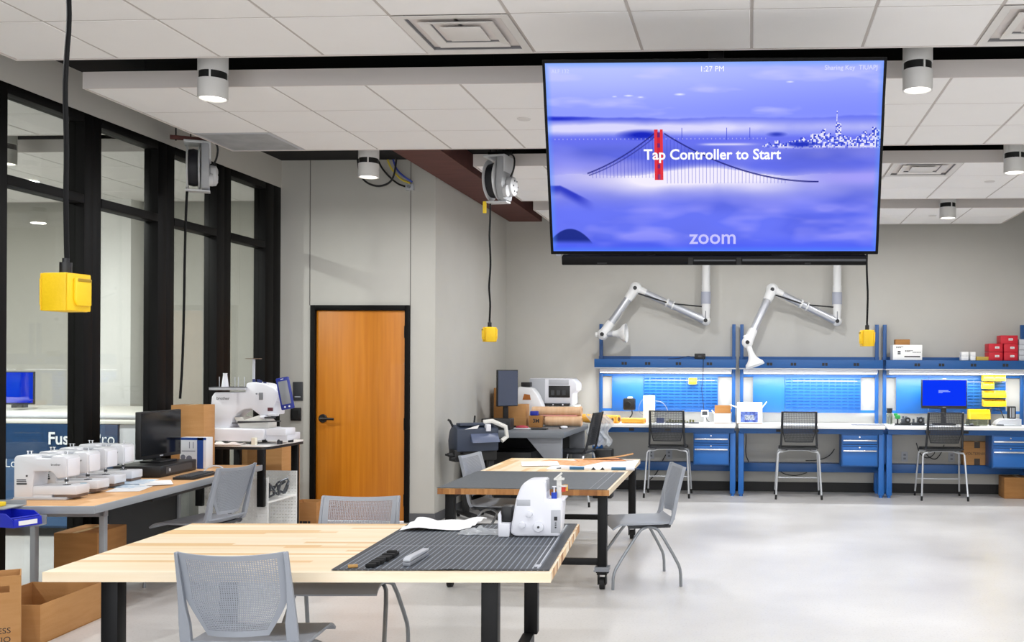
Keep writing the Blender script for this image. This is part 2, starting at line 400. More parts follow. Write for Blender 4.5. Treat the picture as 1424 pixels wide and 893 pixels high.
diffuser(-2.5*T, YP1+2.5*T, 'square white stepped ceiling diffuser left of the big screen')
diffuser(2.5*T, YP1+2.5*T, 'square white ceiling diffuser cut off at the upper right edge')
diffuser(2.5*T, YP3+.5*T, 'small square ceiling diffuser right of the screen, farthest of all')
t = thing('return_grille', 'grey perforated ceiling grille at the corner of the second cloud', 'vent', (-6.5*T, YP2+2.5*T, ZC))
MB().box(-.3, .3, -.3, .3, .0, .015, .003).done('frame', LTGREY, t)
MB().box(-.27, .27, -.27, .27, -.002, 0).done('perforated_plate', mat('grille_grey', '#97999c', .6, noise=(6, '#a8aaac')), t)
for x, y, l in ((-1.62, YP2+1.45*T, 'small round sprinkler cover in the ceiling cloud left of the screen'), (2.25, YP3+1.45*T, 'small round sprinkler cover beyond the ceiling diffuser'), (2.1, YP4+.9*T, 'round sprinkler cover in the farthest ceiling cloud')):
    tag(MB().lathe([(0, -.006), (.045, -.006), (.05, 0), (0, 0)], 20).done('sprinkler_cover', VENTW, None, (x, y, ZC)), l, 'sprinkler', 'sprinkler covers')

# ------------------------------------------------------------------ downlights
LENS = emis('downlight_lens', '#fff8ee', 4.0)
CAN = mat('downlight_white', '#dedddb', .4)
def make_downlight(loc, label):
    t = thing('downlight', label, 'ceiling light', loc, 0, 'white cylinder downlights')
    MB().lathe([(.0, .012), (.07, .012), (.078, .0), (.086, .0), (.086, .115), (0, .115)], 32).done('shade', CAN, t)
    MB().cyl((0, 0, .113), (0, 0, .165), .079, n=32).done('vent_band', mat('vent_band', '#0a0a0a', .7), t)
    b = MB()
    for a in (0.3, 2.4, 4.5): b.box(-.005, .005, -.0865, -.078, .11, .165, M=Matrix.Rotation(a, 4, 'Z'))
    b.done('spacer', CAN, t)
    MB().lathe([(0, .16), (.086, .16), (.086, ZT-3.17), (0, ZT-3.17)], 32).done('housing', CAN, t)
    MB().cyl((0, 0, .006), (0, 0, .012), .072, n=28).done('lens', LENS, t)
    ld = bpy.data.lights.new('downlight_lamp', 'AREA'); ld.shape = 'DISK'; ld.size = .14; ld.energy = DOWNLIGHT_W; ld.color = (.98, .985, 1.0)
    lo = bpy.data.objects.new('lamp', ld); C.objects.link(lo); lo.parent = t; lo.location = (0, 0, -.012)
    return t
G1, G2, G3 = 5.83, 8.31, 10.79
dl = make_downlight((-3.255, G1, 3.17), 'white cylinder downlight by the first gap near the glazing')
dup(dl, (.962, G1, 3.17), 0, 'white cylinder downlight just right of the screen top')
dup(dl, (-3.261, G2, 3.17), 0, 'white cylinder downlight in front of the door wall')
dup(dl, (2.16, G2, 3.17), 0, 'white cylinder downlight at the right edge of the picture')
dup(dl, (2.106, G3, 3.17), 0, 'smallest white cylinder downlight, over the right workbench')
for x, y, l in ((3.07, G1, 'outside the picture at the far right of the first gap'), (-1.45, G2, 'hidden behind the big screen, second row, left one'), (.36, G2, 'hidden behind the big screen, second row, right one'), (-1.5, G3, 'hidden behind the big screen, farthest row, left one'), (.3, G3, 'hidden behind the big screen, farthest row, right one'),
                (-3.255, 3.4, 'above the hanging yellow box, outside the picture'), (-1.15, 3.4, 'above the nearest table, outside the picture'), (.962, 3.4, 'before the big screen, outside the picture'), (3.07, 3.4, 'near the right wall, outside the picture'),
                (-3.26, .9, 'behind the viewer by the glazing'), (-1.15, .9, 'behind the viewer, left of middle'), (.96, .9, 'behind the viewer, right of middle'), (3.07, .9, 'behind the viewer by the right wall')):
    dup(dl, (x, y, 3.17), 0, 'white downlight ' + l)

# ------------------------------------------------------------------ butcher block tables
def stave_top(name, L, D, z0, z1, along, parent, wst=.042):
    """glued-up maple top: staves of varied maple, end grain on the two ends; along = 0 staves run in x, 1 in y"""
    b = MB(); n = round((D if along == 0 else L)/wst); tot = D if along == 0 else L; ln = L if along == 0 else D
    for i in range(n):
        a, c = -tot/2+i*tot/n, -tot/2+(i+1)*tot/n
        p = -ln/2; edge_ = i in (0, n-1)
        while p < ln/2 - 1e-6:
            q = min(p+random.uniform(.45, 1.1), ln/2)
            if ln/2 - q < .2 or (edge_ and along == 0): q = ln/2
            b.mi = random.randrange(4)
            if along == 0: b.box(p+.001 if p > -ln/2 else p, q, a, c, z0, z1)
            else: b.box(a, c, p, q, z0, z1)
            p = q
        b.mi = 4+random.randrange(3) if along == 1 else random.choice((4, 6, 2, 1, 2))
        for e in (-1, 1):
            lo, hi = sorted((e*ln/2, e*(ln/2+.0015)))
            if along == 0: b.box(lo, hi, a, c, z0, z1)
            else: b.box(a, c, lo, hi, z0, z1)
    return b.done(name, STAVE+ENDGRAIN, parent, flat=True)
ZTAB = .71
def caster(b, x, y):
    b.box(x-.035, x+.035, y-.035, y+.035, .105, .125).box(x-.045, x+.045, y-.006, y+.006, .112, .132)
    b.box(x-.03, x-.022, y-.03, y+.03, .035, .11).box(x+.022, x+.03, y-.03, y+.03, .035, .11)
def leg(parent, x, y, z0, z1, s=.035): return MB().box(x-s, x+s, y-s, y+s, z0, z1, .004).done('leg', BLKMETAL, parent)
# near table, turned about five degrees
t1c = Vector((-1.897, 4.602)); R1 = math.radians(4.5)
t = thing('work_table', 'nearest butcher block work table on black steel legs, its right part under a cutting mat', 'table', (t1c.x, t1c.y, 0), R1)
stave_top('tabletop', 2.07, 1.27, ZTAB-.040, ZTAB, 0, t)
for x in (-.79, .79):
    for y in (-.52, .50): leg(t, x-(.02 if y < 0 else -.01), y, .16, ZTAB-.04)
    MB().box(x-.03, x+.03, -.485, .465, .12, .17, .003).done('foot_rail', BLKMETAL, t)
    for y in (-.5, .48): MB().box(x-.045, x+.045, y-.05, y+.05, .0, .012, .002).cyl((x, y, .012), (x, y, .12), .012, n=10).done('leveling_foot', BLKMETAL, t)
MB().box(-.73, .77, .44, .48, ZTAB-.12, ZTAB-.045).box(-.73, .77, -.46, -.42, ZTAB-.075, ZTAB-.045).done('apron', BLKMETAL, t)
def mat_sheet(L, D, parent_label, loc, rz, name, m, curl=0):
    b = MB(); nx = 24
    def f(u, v):
        z = .0042 + curl*math.exp(-((u-.55)/.09)**2)*max(0, 1-v*14)
        return Vector(((u-.5)*L, (v-.5)*D, z))
    b.sheet(f, nx, 30, .003); return tag(b.done(name, m, None, loc, (0, 0, rz)), parent_label, 'cutting mat')
MATLINES = striped('mat_lines', '#3d4147', '#7d8590', (0,), 40, .6, .22)
MATPLAIN = mat('mat_slate', '#54595f', .55, noise=(40, '#4d5257'))
cm = mat_sheet(.90, 1.22, 'dark ribbed cutting mat on the right part of the nearest table', (-1.325, 4.66, ZTAB+.0005), R1, 'cutting_mat', MATLINES, .006)
b = MB(); b.box(-.45, .45, -.61, -.59, .0045, .0052).box(-.45, .45, .575, .61, .0045, .0052).box(.415, .45, -.59, .575, .0045, .0052).box(-.45, -.425, -.59, .575, .0045, .0052).done('mat_border', mat('mat_border', '#2b2e33', .6), cm)
b = MB()
b.box(.395, .400, -.58, .57, .0046, .0054).box(.375, .378, -.58, .57, .0046, .0054).box(-.42, .41, -.06, -.057, .0046, .0052); b.box(.38, .405, -.55, -.50, .005, .0056)
b.done('mat_print', LTGREY, cm)
# far table
t2c = Vector((-1.585, 7.96)); R2 = math.radians(1.0)
t = thing('work_table', 'second butcher block table on black casters, strewn with drawings', 'table', (t2c.x, t2c.y, 0), R2)
stave_top('tabletop', 1.20, 2.32, ZTAB-.040, ZTAB, 1, t)
for x in (-.54, .54):
    for y in (-1.04, 1.02):
        leg(t, x, y, .16, ZTAB-.04, .032)
        b = MB(); caster(b, x, y); cs = b.done('caster', BLKMETAL, t)
        MB().cyl((x-.017, y, .042), (x+.017, y, .042), .042, n=18).done('wheel', RUBBER, cs)
        MB().box(x-.05, x+.05, y-.05, y+.05, .132, .16, .003).cyl((x-.055, y-.05, .135), (x+.055, y-.05, .135), .006).done('bracket', MIDGREY, cs)
for y in (-1.04, 1.02): MB().box(-.51, .51, y-.02, y+.02, .17, .215, .003).done('stretcher', BLKMETAL, t)
for x in (-.54, .54): MB().box(x-.015, x+.015, -1.01, .99, ZTAB-.085, ZTAB-.042).done('apron', BLKMETAL, t)
cm2 = mat_sheet(1.19, 1.12, 'plain slate cutting mat on the front half of the second table', (-1.585, 7.365, ZTAB+.0005), R2, 'cutting_mat', MATPLAIN)
b = MB(); b.box(.52, .526, -.55, .55, .0046, .0053).box(.47, .474, -.55, .55, .0046, .0052).done('mat_print', MIDGREY, cm2)

# ------------------------------------------------------------------ chairs (local: facing +y, floor at z 0)
def make_chair(label):
    t = thing('side_chair', label, 'chair', (0, 0, 0), 0, 'grey side chairs with perforated backs')
    def seat(u, v):
        x = (u-.5)*.47; y = -.21+.45*v
        e = abs(u-.5)*2
        z = .452 - .022*math.exp(-((v-.35)/.3)**2)*(1-e**2) - .035*max(0, (v-.82)/.18)**2*1.0 + .03*max(0, (.12-v)/.12)**2
        x *= 1 - .10*max(0, (.25-v)/.25)
        return Vector((x, y, z))
    MB().sheet(seat, 18, 18, .012).done('seat', CHGREY, t)
    # back shell: v from top (0) to bottom (1)
    def back(u, v):
        hw = .203 - .010*v - (.075*max(0, (v-.55)/.45)**1.2)
        s = (u-.5)*2; x = s*hw
        z = .842 - .34*v - .012*(1-s*s)*(1-v) + .0
        y = -.215 - .075*(1-v)**1.25 - .030*(1-s*s) + .012*math.sin(v*PI)
        return Vector((x, y, z))
    def solid(u, v):
        s = abs(u-.5)*2
        return s > .86 or v < .06 or v > .93
    MB().perf(back, 44, 46, .56, .004, solid=solid).done('backrest', CHGREY, t, ang=60)
    # the frame arms each side run from the back edge down to the seat
    for s in (-1, 1):
        b = MB()
        pts = [(.842, .200, .211, -.290), (.74, .200, .214, -.262), (.62, .195, .220, -.233), (.55, .184, .224, -.220), (.48, .184, .226, -.205), (.435, .182, .226, -.185)]
        tb = bmesh.new(); rows = []
        for z, xi, xo, y in pts:
            rows.append([tb.verts.new((s*xi, y+.014, z)), tb.verts.new((s*xo, y+.020, z)), tb.verts.new((s*(xo+.004), y-.006, z)), tb.verts.new((s*xi, y-.012, z))])
        for a, c in zip(rows, rows[1:]):
            for k in range(4): tb.faces.new((a[k], a[(k+1) % 4], c[(k+1) % 4], c[k]))
        tb.faces.new(rows[0]); tb.faces.new(rows[-1][::-1]); bmesh.ops.recalc_face_normals(tb, faces=tb.faces[:])
        bmesh.ops.bevel(tb, geom=tb.edges[:], offset=.003, segments=1, affect='EDGES')
        b._add(tb); b.done('back_arm', CHGREY, t)
    b = MB(); b.box(-.2, .2, -.19, -.16, .415, .432, .004).box(-.19, -.17, -.19, .12, .408, .43, .004).box(.17, .19, -.19, .12, .408, .43, .004); b.box(-.06, .06, -.06, .06, .41, .428, .004)
    b.done('seat_frame', DKGREY, t)
    for s in (-1, 1):
        MB().tube([(s*.19, -.02, .418), (s*.215, .02, .412), (s*.235, .055, .39), (s*.268, .215, .16), (s*.272, .24, .10), (s*.272, .242, 0)], .011, 8, 1).done('leg', CHTUBE, t)
        MB().tube([(s*.19, -.02, .420), (s*.215, -.07, .414), (s*.235, -.10, .39), (s*.268, -.225, .17), (s*.272, -.245, .11), (s*.272, -.247, 0)], .011, 8, 1).done('leg', CHTUBE, t)
    return t
def face(dx, dy): return math.atan2(dy, dx) - PI/2
def at_back(bx, by, dx, dy):
    l = math.hypot(dx, dy); return (bx + .29*dx/l, by + .29*dy/l, 0)
ch = make_chair('grey chair nearest the viewer, seen from behind at the front table')
ch.location = at_back(-1.985, 3.70, -.10, .995); ch.rotation_euler = (0, 0, face(-.10, .995))
dup(ch, at_back(-2.14, 5.37, .09, -1), face(.09, -1), 'grey chair tucked in behind the nearest table, facing the viewer')
dup(ch, (-.80, 7.24, 0), face(-.95, -.30), 'grey chair standing side-on at the right of the second table')
dup(ch, at_back(-2.30, 8.05, .99, -.12), face(.99, -.12), 'pale grey chair half hidden behind the left edge of the second table')
dup(ch, at_back(-3.655, 6.90, -.99, .13), face(-.99, .13), 'grey chair turned towards the sewing machine desk')

# ------------------------------------------------------------------ stools
def make_stool(label):
    t = thing('counter_stool', label, 'stool', (0, 0, 0), 0, 'black mesh counter stools')
    def seat(u, v):
        e = abs(u-.5)*2
        return Vector(((u-.5)*.46, -.2+.42*v, .612-.02*math.exp(-((v-.35)/.3)**2)*(1-e*e)-.03*max(0, (v-.82)/.18)**2))
    MB().sheet(seat, 12, 12, .014).done('seat', STBLK, t)
    def back(u, v):
        s = (u-.5)*2; hw = .20 - .004*v - .03*max(0, (v-.6)/.4)**1.3
        return Vector((s*hw, -.205-.075*(1-v)**1.2-.03*(1-s*s), 1.045-.37*v))
    MB().perf(back, 34, 30, .62, .003, solid=lambda u, v: abs(u-.5) > .47 or v < .03 or v > .95).done('backrest', STBLK, t, ang=60)
    for s in (-1, 1):
        MB().tube([(s*.200, -.285, 1.045), (s*.203, -.25, .90), (s*.206, -.222, .74), (s*.212, -.20, .64), (s*.205, -.17, .60)], .013, 6).done('back_arm', STBLK, t)
    MB().box(-.15, .15, -.14, .12, .575, .592, .004).box(-.21, .21, -.20, -.16, .585, .61, .006).done('seat_pan', STBLK, t)
    b = MB()
    for y in (-.14, .12): b.tube([(-.235, y*1.2, .555), (-.16, y, .562), (-.11, y, .578), (.11, y, .578), (.16, y, .562), (.235, y*1.2, .555)], .009, 8)
    b.done('under_frame', STTUBE, t)
    for sx in (-1, 1):
        for y0, y1 in ((-.168, -.25), (.144, .24)):
            lg = MB().tube([(sx*.19, y0, .560), (sx*.228, y0, .556), (sx*.242, y0*1.02, .53), (sx*.268, y1, .05)], .0115, 8).done('leg', STTUBE, t)
            MB().cyl((sx*.268, y1, .055), (sx*.2705, y1*1.01, 0), .013, n=10).done('foot_cap', RUBBER, lg)
    MB().tube([(-.259, .215, .21), (.259, .215, .21)], .009, 8).done('footrest', STTUBE, t)
    return t
st = make_stool('black mesh counter stool at the left workbench'); st.location = (-.985, 12.05, 0)
dup(st, (.585, 12.07, 0), 0, 'black mesh counter stool at the empty middle workbench')
dup(st, (2.30, 12.12, 0), 0, 'black mesh counter stool in front of the computer on the right workbench')
dup(st, (-2.00, 11.25, 0), face(-1, .1), 'dark counter stool side-on at the grey corner desk')
def fine(o): o['kind'] = 'stuff'; return o

# ------------------------------------------------------------------ big wall screen on its ceiling pole
TW, TH = 1.69, .967
tv = thing('wall_screen', 'very large black framed screen showing a foggy bridge at night', 'screen', (-.189, 4.999, 2.61), 0, None, (.284, 0, .0185))
MB().box(-TW/2, TW/2, -.005, .035, -TH/2, TH/2, .004).box(-TW/2+.2, TW/2-.2, .035, .075, -TH/2+.12, TH/2-.12, .01).done('bezel', BLKFRAME, tv)
GX, GY = 460, 262
def screen_pixels():
    u = (np.arange(GX)+.5)/GX; v = (np.arange(GY)+.5)/GY; U, V = np.meshgrid(u, v, indexing='ij')
    def sm(a, b, x): t = np.clip((x-a)/(b-a), 0, 1); return t*t*(3-2*t)
    def noise(fx, fy, seed, oct=4):
        r = np.random.default_rng(seed); out = np.zeros_like(U); amp = 1; tot = 0
        for o in range(oct):
            nx, ny = int(fx*2**o)+2, int(fy*2**o)+2; g = r.random((nx+1, ny+1)); x = U*(nx-1); y = V*(ny-1)
            i, j = x.astype(int), y.astype(int); fx_, fy_ = x-i, y-j; fx_ = fx_*fx_*(3-2*fx_); fy_ = fy_*fy_*(3-2*fy_)
            out += amp*((g[i, j]*(1-fx_)+g[i+1, j]*fx_)*(1-fy_)+(g[i, j+1]*(1-fx_)+g[i+1, j+1]*fx_)*fy_); tot += amp; amp *= .5
        return out/tot
    col = np.zeros((GX, GY, 3))
    def mix(c, m): nonlocal col; col = col*(1-m[..., None]) + np.array(c)/255*m[..., None]
    top = np.array([186, 196, 255])/255; low = np.array([128, 140, 255])/255
    g = sm(0, .3, V)*.75 + .35*sm(.15, .95, U)*(1-sm(.1, .5, V)); g = np.clip(g, 0, 1)[..., None]; col = top*(1-g)+low*g
    n = noise(5, 14, 1); mix((205, 205, 255), np.clip((n-.55)*2.5, 0, .5)*(V < .28))
    for cx, cy, s in ((.247, .168, .012), (.205, .172, .007), (.283, .176, .008), (.40, .163, .014), (.727, .103, .010)):
        mix((255, 255, 255), np.clip(1-np.hypot((U-cx)/s/1.4, (V-cy)/s/.55), 0, 1)*.9)
    # horizon hills and water
    n2 = noise(10, 2, 3)
    hl = .268+.022*(n2-.5)+.012*np.sin(U*3); mix((70, 84, 225), sm(0, .012, V-hl)*(1-sm(.33, .44, V))*(1-.55*sm(.25, .6, U)))
    n3 = noise(9, 9, 4)
    glow = np.exp(-((V-.335)/.035)**2); mix((225, 222, 255), np.clip(glow*(.75+.7*n3)*(1-.5*sm(.5, .75, U)), 0, .95))
    mix((100, 108, 240), sm(.365, .395, V)*(1-sm(.40, .5, V))*.8)
    mix((26, 40, 190), np.clip(1.4-1.4*np.hypot((U-.285)/.085, (V-.372)/.034), 0, 1)*(V < .40))
    mix((36, 48, 200), np.clip(1.2-1.2*np.hypot((U-.02)/.14, (V-.285)/.014), 0, 1))
    # fog
    f = sm(.385, .46, V); base = np.array([104, 116, 246])/255; dn = noise(4, 7, 5, 5)
    cl = noise(4, 6, 6, 3); cl2 = noise(6, 12, 8, 3)
    fogc = base[None, None]*(1-.15*dn[..., None]) + np.array([.30, .24, .06])*np.clip((cl-.40)*1.5, 0, .8)[..., None]
    col = col*(1-f[..., None]) + fogc*f[..., None]
    rim = .60-.03*np.cos((U-.47)*9)*np.exp(-((U-.47)/.28)**4)+.02*(n2-.5)
    bank = np.exp(-np.clip((V-rim)/.085, -9, 9)**2)*(V > rim-.02) + np.exp(-((V-rim)/.03)**2)*(V <= rim-.02)
    bank *= (.22+1.0*np.exp(-((U-.45)/.25)**2)); mix((246, 240, 255), np.clip(bank*(1.0+.5*cl2), 0, .98))
    mix((170, 160, 255), np.exp(-((V-.60)/.04)**2)*sm(.68, .95, U)*.75)
    lowf = sm(.66, .80, V); mix((92, 110, 252), lowf*np.clip(.35+1.0*(cl-.38), .2, .8)); mix((170, 166, 255), lowf*np.clip((cl2-.46)*2.2, 0, .6)); mix((60, 84, 250), sm(.9, 1.0, V)*.55)
    # city on the right and the lights of the long low bridge
    r = np.random.default_rng(11)
    blk = np.repeat(np.repeat(r.random((GX//2, GY//2)), 2, 0), 2, 1); tall = np.repeat(np.repeat(r.random((GX//7+1, 1)), 7, 0)[:GX], GY, 1)
    sky = .435 - (.02+.012*np.sin(U*60)+.02*tall)*sm(.64, .70, U) - (.012+.065*tall**1.5)*sm(.77, .805, U) - .06*(np.abs(U-.868) < .002)
    ct = ((V > sky) & (V < .437+.008*(tall-.5)) & (U > .64)).astype(float)
    mix((120, 132, 244), ct*.8); mix((244, 242, 255), ct*(blk > .66)*.9); mix((44, 62, 200), ct*(blk < .34)*.85); mix((236, 234, 255), ct*(tall > .6)*(V < .40)*(blk > .4)*.8)
    mix((250, 246, 255), np.exp(-((V-.438)/.007)**2)*sm(.66, .7, U)*.7*(blk > .3))
    mix((38, 54, 190), np.clip(1.6-1.6*np.hypot((U-.765)/.05, (V-.425)/.02), 0, 1)); mix((34, 48, 180), np.clip(1.3-1.3*np.hypot((U-.69)/.035, (V-.372)/.016), 0, 1)*.8)
    for x in np.arange(.02, .66, .0125):
        mix((250, 250, 255), np.clip(1-np.hypot((U-x)/.0022, (V-.393)/.004), 0, 1)*.85)
    mix((244, 240, 255), np.exp(-((V-.423)/.006)**2)*sm(.44, .5, U)*(1-sm(.56, .66, U))*.8)
    for x in (.405, .54, .61): mix((60, 72, 210), ((np.abs(U-x) < .0012) & (V > .335) & (V < .40)).astype(float)*.8)
    # bridge: cables, hangers, red tower
    def cable(x0, y0, x1, y1, sag, wd, a):
        t = np.clip((U-x0)/(x1-x0), 0, 1); y = y0+(y1-y0)*t+sag*4*t*(1-t); m = np.clip(1.6-np.abs(V-y)/wd, 0, 1)*((U >= min(x0, x1)) & (U <= max(x0, x1))); mix((34, 36, 120), m*a); return y
    yl = cable(.322, .365, .115, .575, .02, .0035, .85); cable(.322, .385, .12, .585, .02, .003, .6); yr = cable(.352, .365, .82, .622, .065, .0035, .9)
    hang = ((np.floor(U*GX) % 5) == 0)
    mix((60, 66, 190), (hang & (V > yl) & (V < .60) & (U > .13) & (U < .32)).astype(float)*.38); mix((60, 66, 190), (hang & (V > yr) & (V < .63) & (U > .352) & (U < .72)).astype(float)*.38)
    for a, bb in ((.3225, .3325), (.3385, .3485)): mix((226, 58, 70), ((U > a) & (U < bb) & (V > .345) & (V < .612)).astype(float))
    mix((206, 40, 66), ((U > .331) & (U < .340) & (V > .36) & (V < .612) & ((V % .055) < .03)).astype(float)); mix((120, 30, 90), ((U > .331) & (U < .340) & (V > .36) & (V < .612) & ((V % .055) >= .03)).astype(float)*.8)
    h1 = .628+.9*np.clip(U-.03, 0, 1)+.010*n3; mix((36, 48, 190), sm(0, .012, V-h1)*(1-sm(.0, .055, V-h1-.02))*(1-sm(.07, .14, U))*.85)
    h2 = .872+14*(U-.055)**2*1.2; mix((22, 36, 120), sm(0, .008, V-h2)*(1-sm(.93, .965, V))*(np.abs(U-.055) < .07)*.85)
    edge = np.minimum(np.minimum(U, 1-U)*1.75, np.minimum(V, 1-V)); mix((90, 150, 255), np.clip(1-edge/.03, 0, 1)*.55)
    return np.clip(col, 0, 1)
def screen_mesh(parent):
    col = screen_pixels(); colL = np.where(col <= .04045, col/12.92, ((col+.055)/1.055)**2.4)
    sw, sh = TW-.03, TH-.034
    xs = np.linspace(-sw/2, sw/2, GX+1); zs = np.linspace(sh/2, -sh/2, GY+1)
    v = np.zeros((GX+1, GY+1, 3)); v[..., 0] = xs[:, None]; v[..., 2] = zs[None, :]; v[..., 1] = -.0062
    idx = np.arange((GX+1)*(GY+1)).reshape(GX+1, GY+1)
    f = np.stack([idx[:-1, :-1], idx[:-1, 1:], idx[1:, 1:], idx[1:, :-1]], -1).reshape(-1, 4)
    me = bpy.data.meshes.new('screen'); me.vertices.add(v.size//3); me.vertices.foreach_set('co', v.ravel())
    me.loops.add(f.size); me.loops.foreach_set('vertex_index', f.ravel()); me.polygons.add(len(f)); me.polygons.foreach_set('loop_start', np.arange(0, f.size, 4)); me.update(calc_edges=True)
    at = me.color_attributes.new('picture', 'FLOAT_COLOR', 'CORNER'); c4 = np.ones((len(f), 4, 4)); c4[..., :3] = colL.reshape(-1, 1, 3); at.data.foreach_set('color', c4.ravel())
    m = bpy.data.materials.new('screen_picture'); m.use_nodes = True; nt = m.node_tree; nt.nodes.clear()
    a = nt.nodes.new('ShaderNodeVertexColor'); a.layer_name = 'picture'; e = nt.nodes.new('ShaderNodeEmission'); e.inputs[1].default_value = SCREEN
    o = nt.nodes.new('ShaderNodeOutputMaterial'); nt.links.new(a.outputs[0], e.inputs[0]); nt.links.new(e.outputs[0], o.inputs[0])
    me.materials.append(m); ob = bpy.data.objects.new('screen', me); C.objects.link(ob); ob.parent = parent; return ob
scr = screen_mesh(tv)
TXT = emis('screen_white', '#ffffff', 1.0*SCREEN); TXTD = emis('screen_pale', '#dfe2ff', SCREEN); TXTF = emis('screen_faint', '#d4daff', SCREEN); TXTZ = emis('screen_lilac', '#c9c6ff', SCREEN)
def sx_(u): return (u-.5)*(TW-.03)
def sz_(v): return (.5-v)*(TH-.034)
text('Tap Controller to Start', .072, TXT, scr, (sx_(.4965), -.0075, sz_(.478)), FRONT, 'screen_lettering', .022)
text('1:27 PM', .037, TXT, scr, (sx_(.4965), -.0075, sz_(.036)), FRONT, 'screen_lettering', .0)
text('Sharing Key  TIUAPJ', .031, TXTD, scr, (sx_(.905), -.0075, sz_(.034)), FRONT, 'screen_lettering', 0)
text('ALF 132', .026, TXTF, scr, (sx_(.045), -.0075, sz_(.042)), FRONT, 'screen_lettering', 0)
text('zoom', .104, TXTZ, scr, (sx_(.499), -.0075, sz_(.925)), FRONT, 'screen_lettering', .012, sx=1.02)
b = MB(); b.box(-.785, .785, -.035, .03, -TH/2-.052, -TH/2-.004, .006).box(-.3, .3, .0, .05, -TH/2-.02, -TH/2+.05)
sb = b.done('soundbar', BLKFRAME, tv)
MB().box(-.128, -.104, -.037, -.035, -TH/2-.048, -TH/2-.012).box(.12, .144, -.037, -.035, -TH/2-.048, -TH/2-.012).done('seam', RUBBER, sb)
MB().box(-.10, .115, -.0375, -.035, -TH/2-.030, -TH/2-.022).box(.15, .78, -.0365, -.035, -TH/2-.03, -TH/2-.018).done('strip', DKGREY, sb)
fine(MB().box(-.6, -.55, -.036, -.035, -TH/2-.045, -TH/2-.038).box(.47, .5, -.036, -.035, -TH/2-.045, -TH/2-.038).done('vent_slot', RUBBER, sb))
MB().box(-.82, -.79, -.006, .03, -TH/2-.009, -TH/2+.001).done('badge', MIDGREY, tv)
R_ = Matrix.Rotation(-.284, 4, 'X')
MB().box(-.25, .25, .07, .10, -.2, .2, .004).done('mount_plate', BLKMETAL, tv)
pl = MB().box(-.05, .05, .13, .72, -.06, .0, .004).box(-.045, .045, .66, .74, -.03, ZT-2.61, .004).done('ceiling_pole', BLKMETAL, tv); pl.rotation_euler = (-.284, 0, 0)

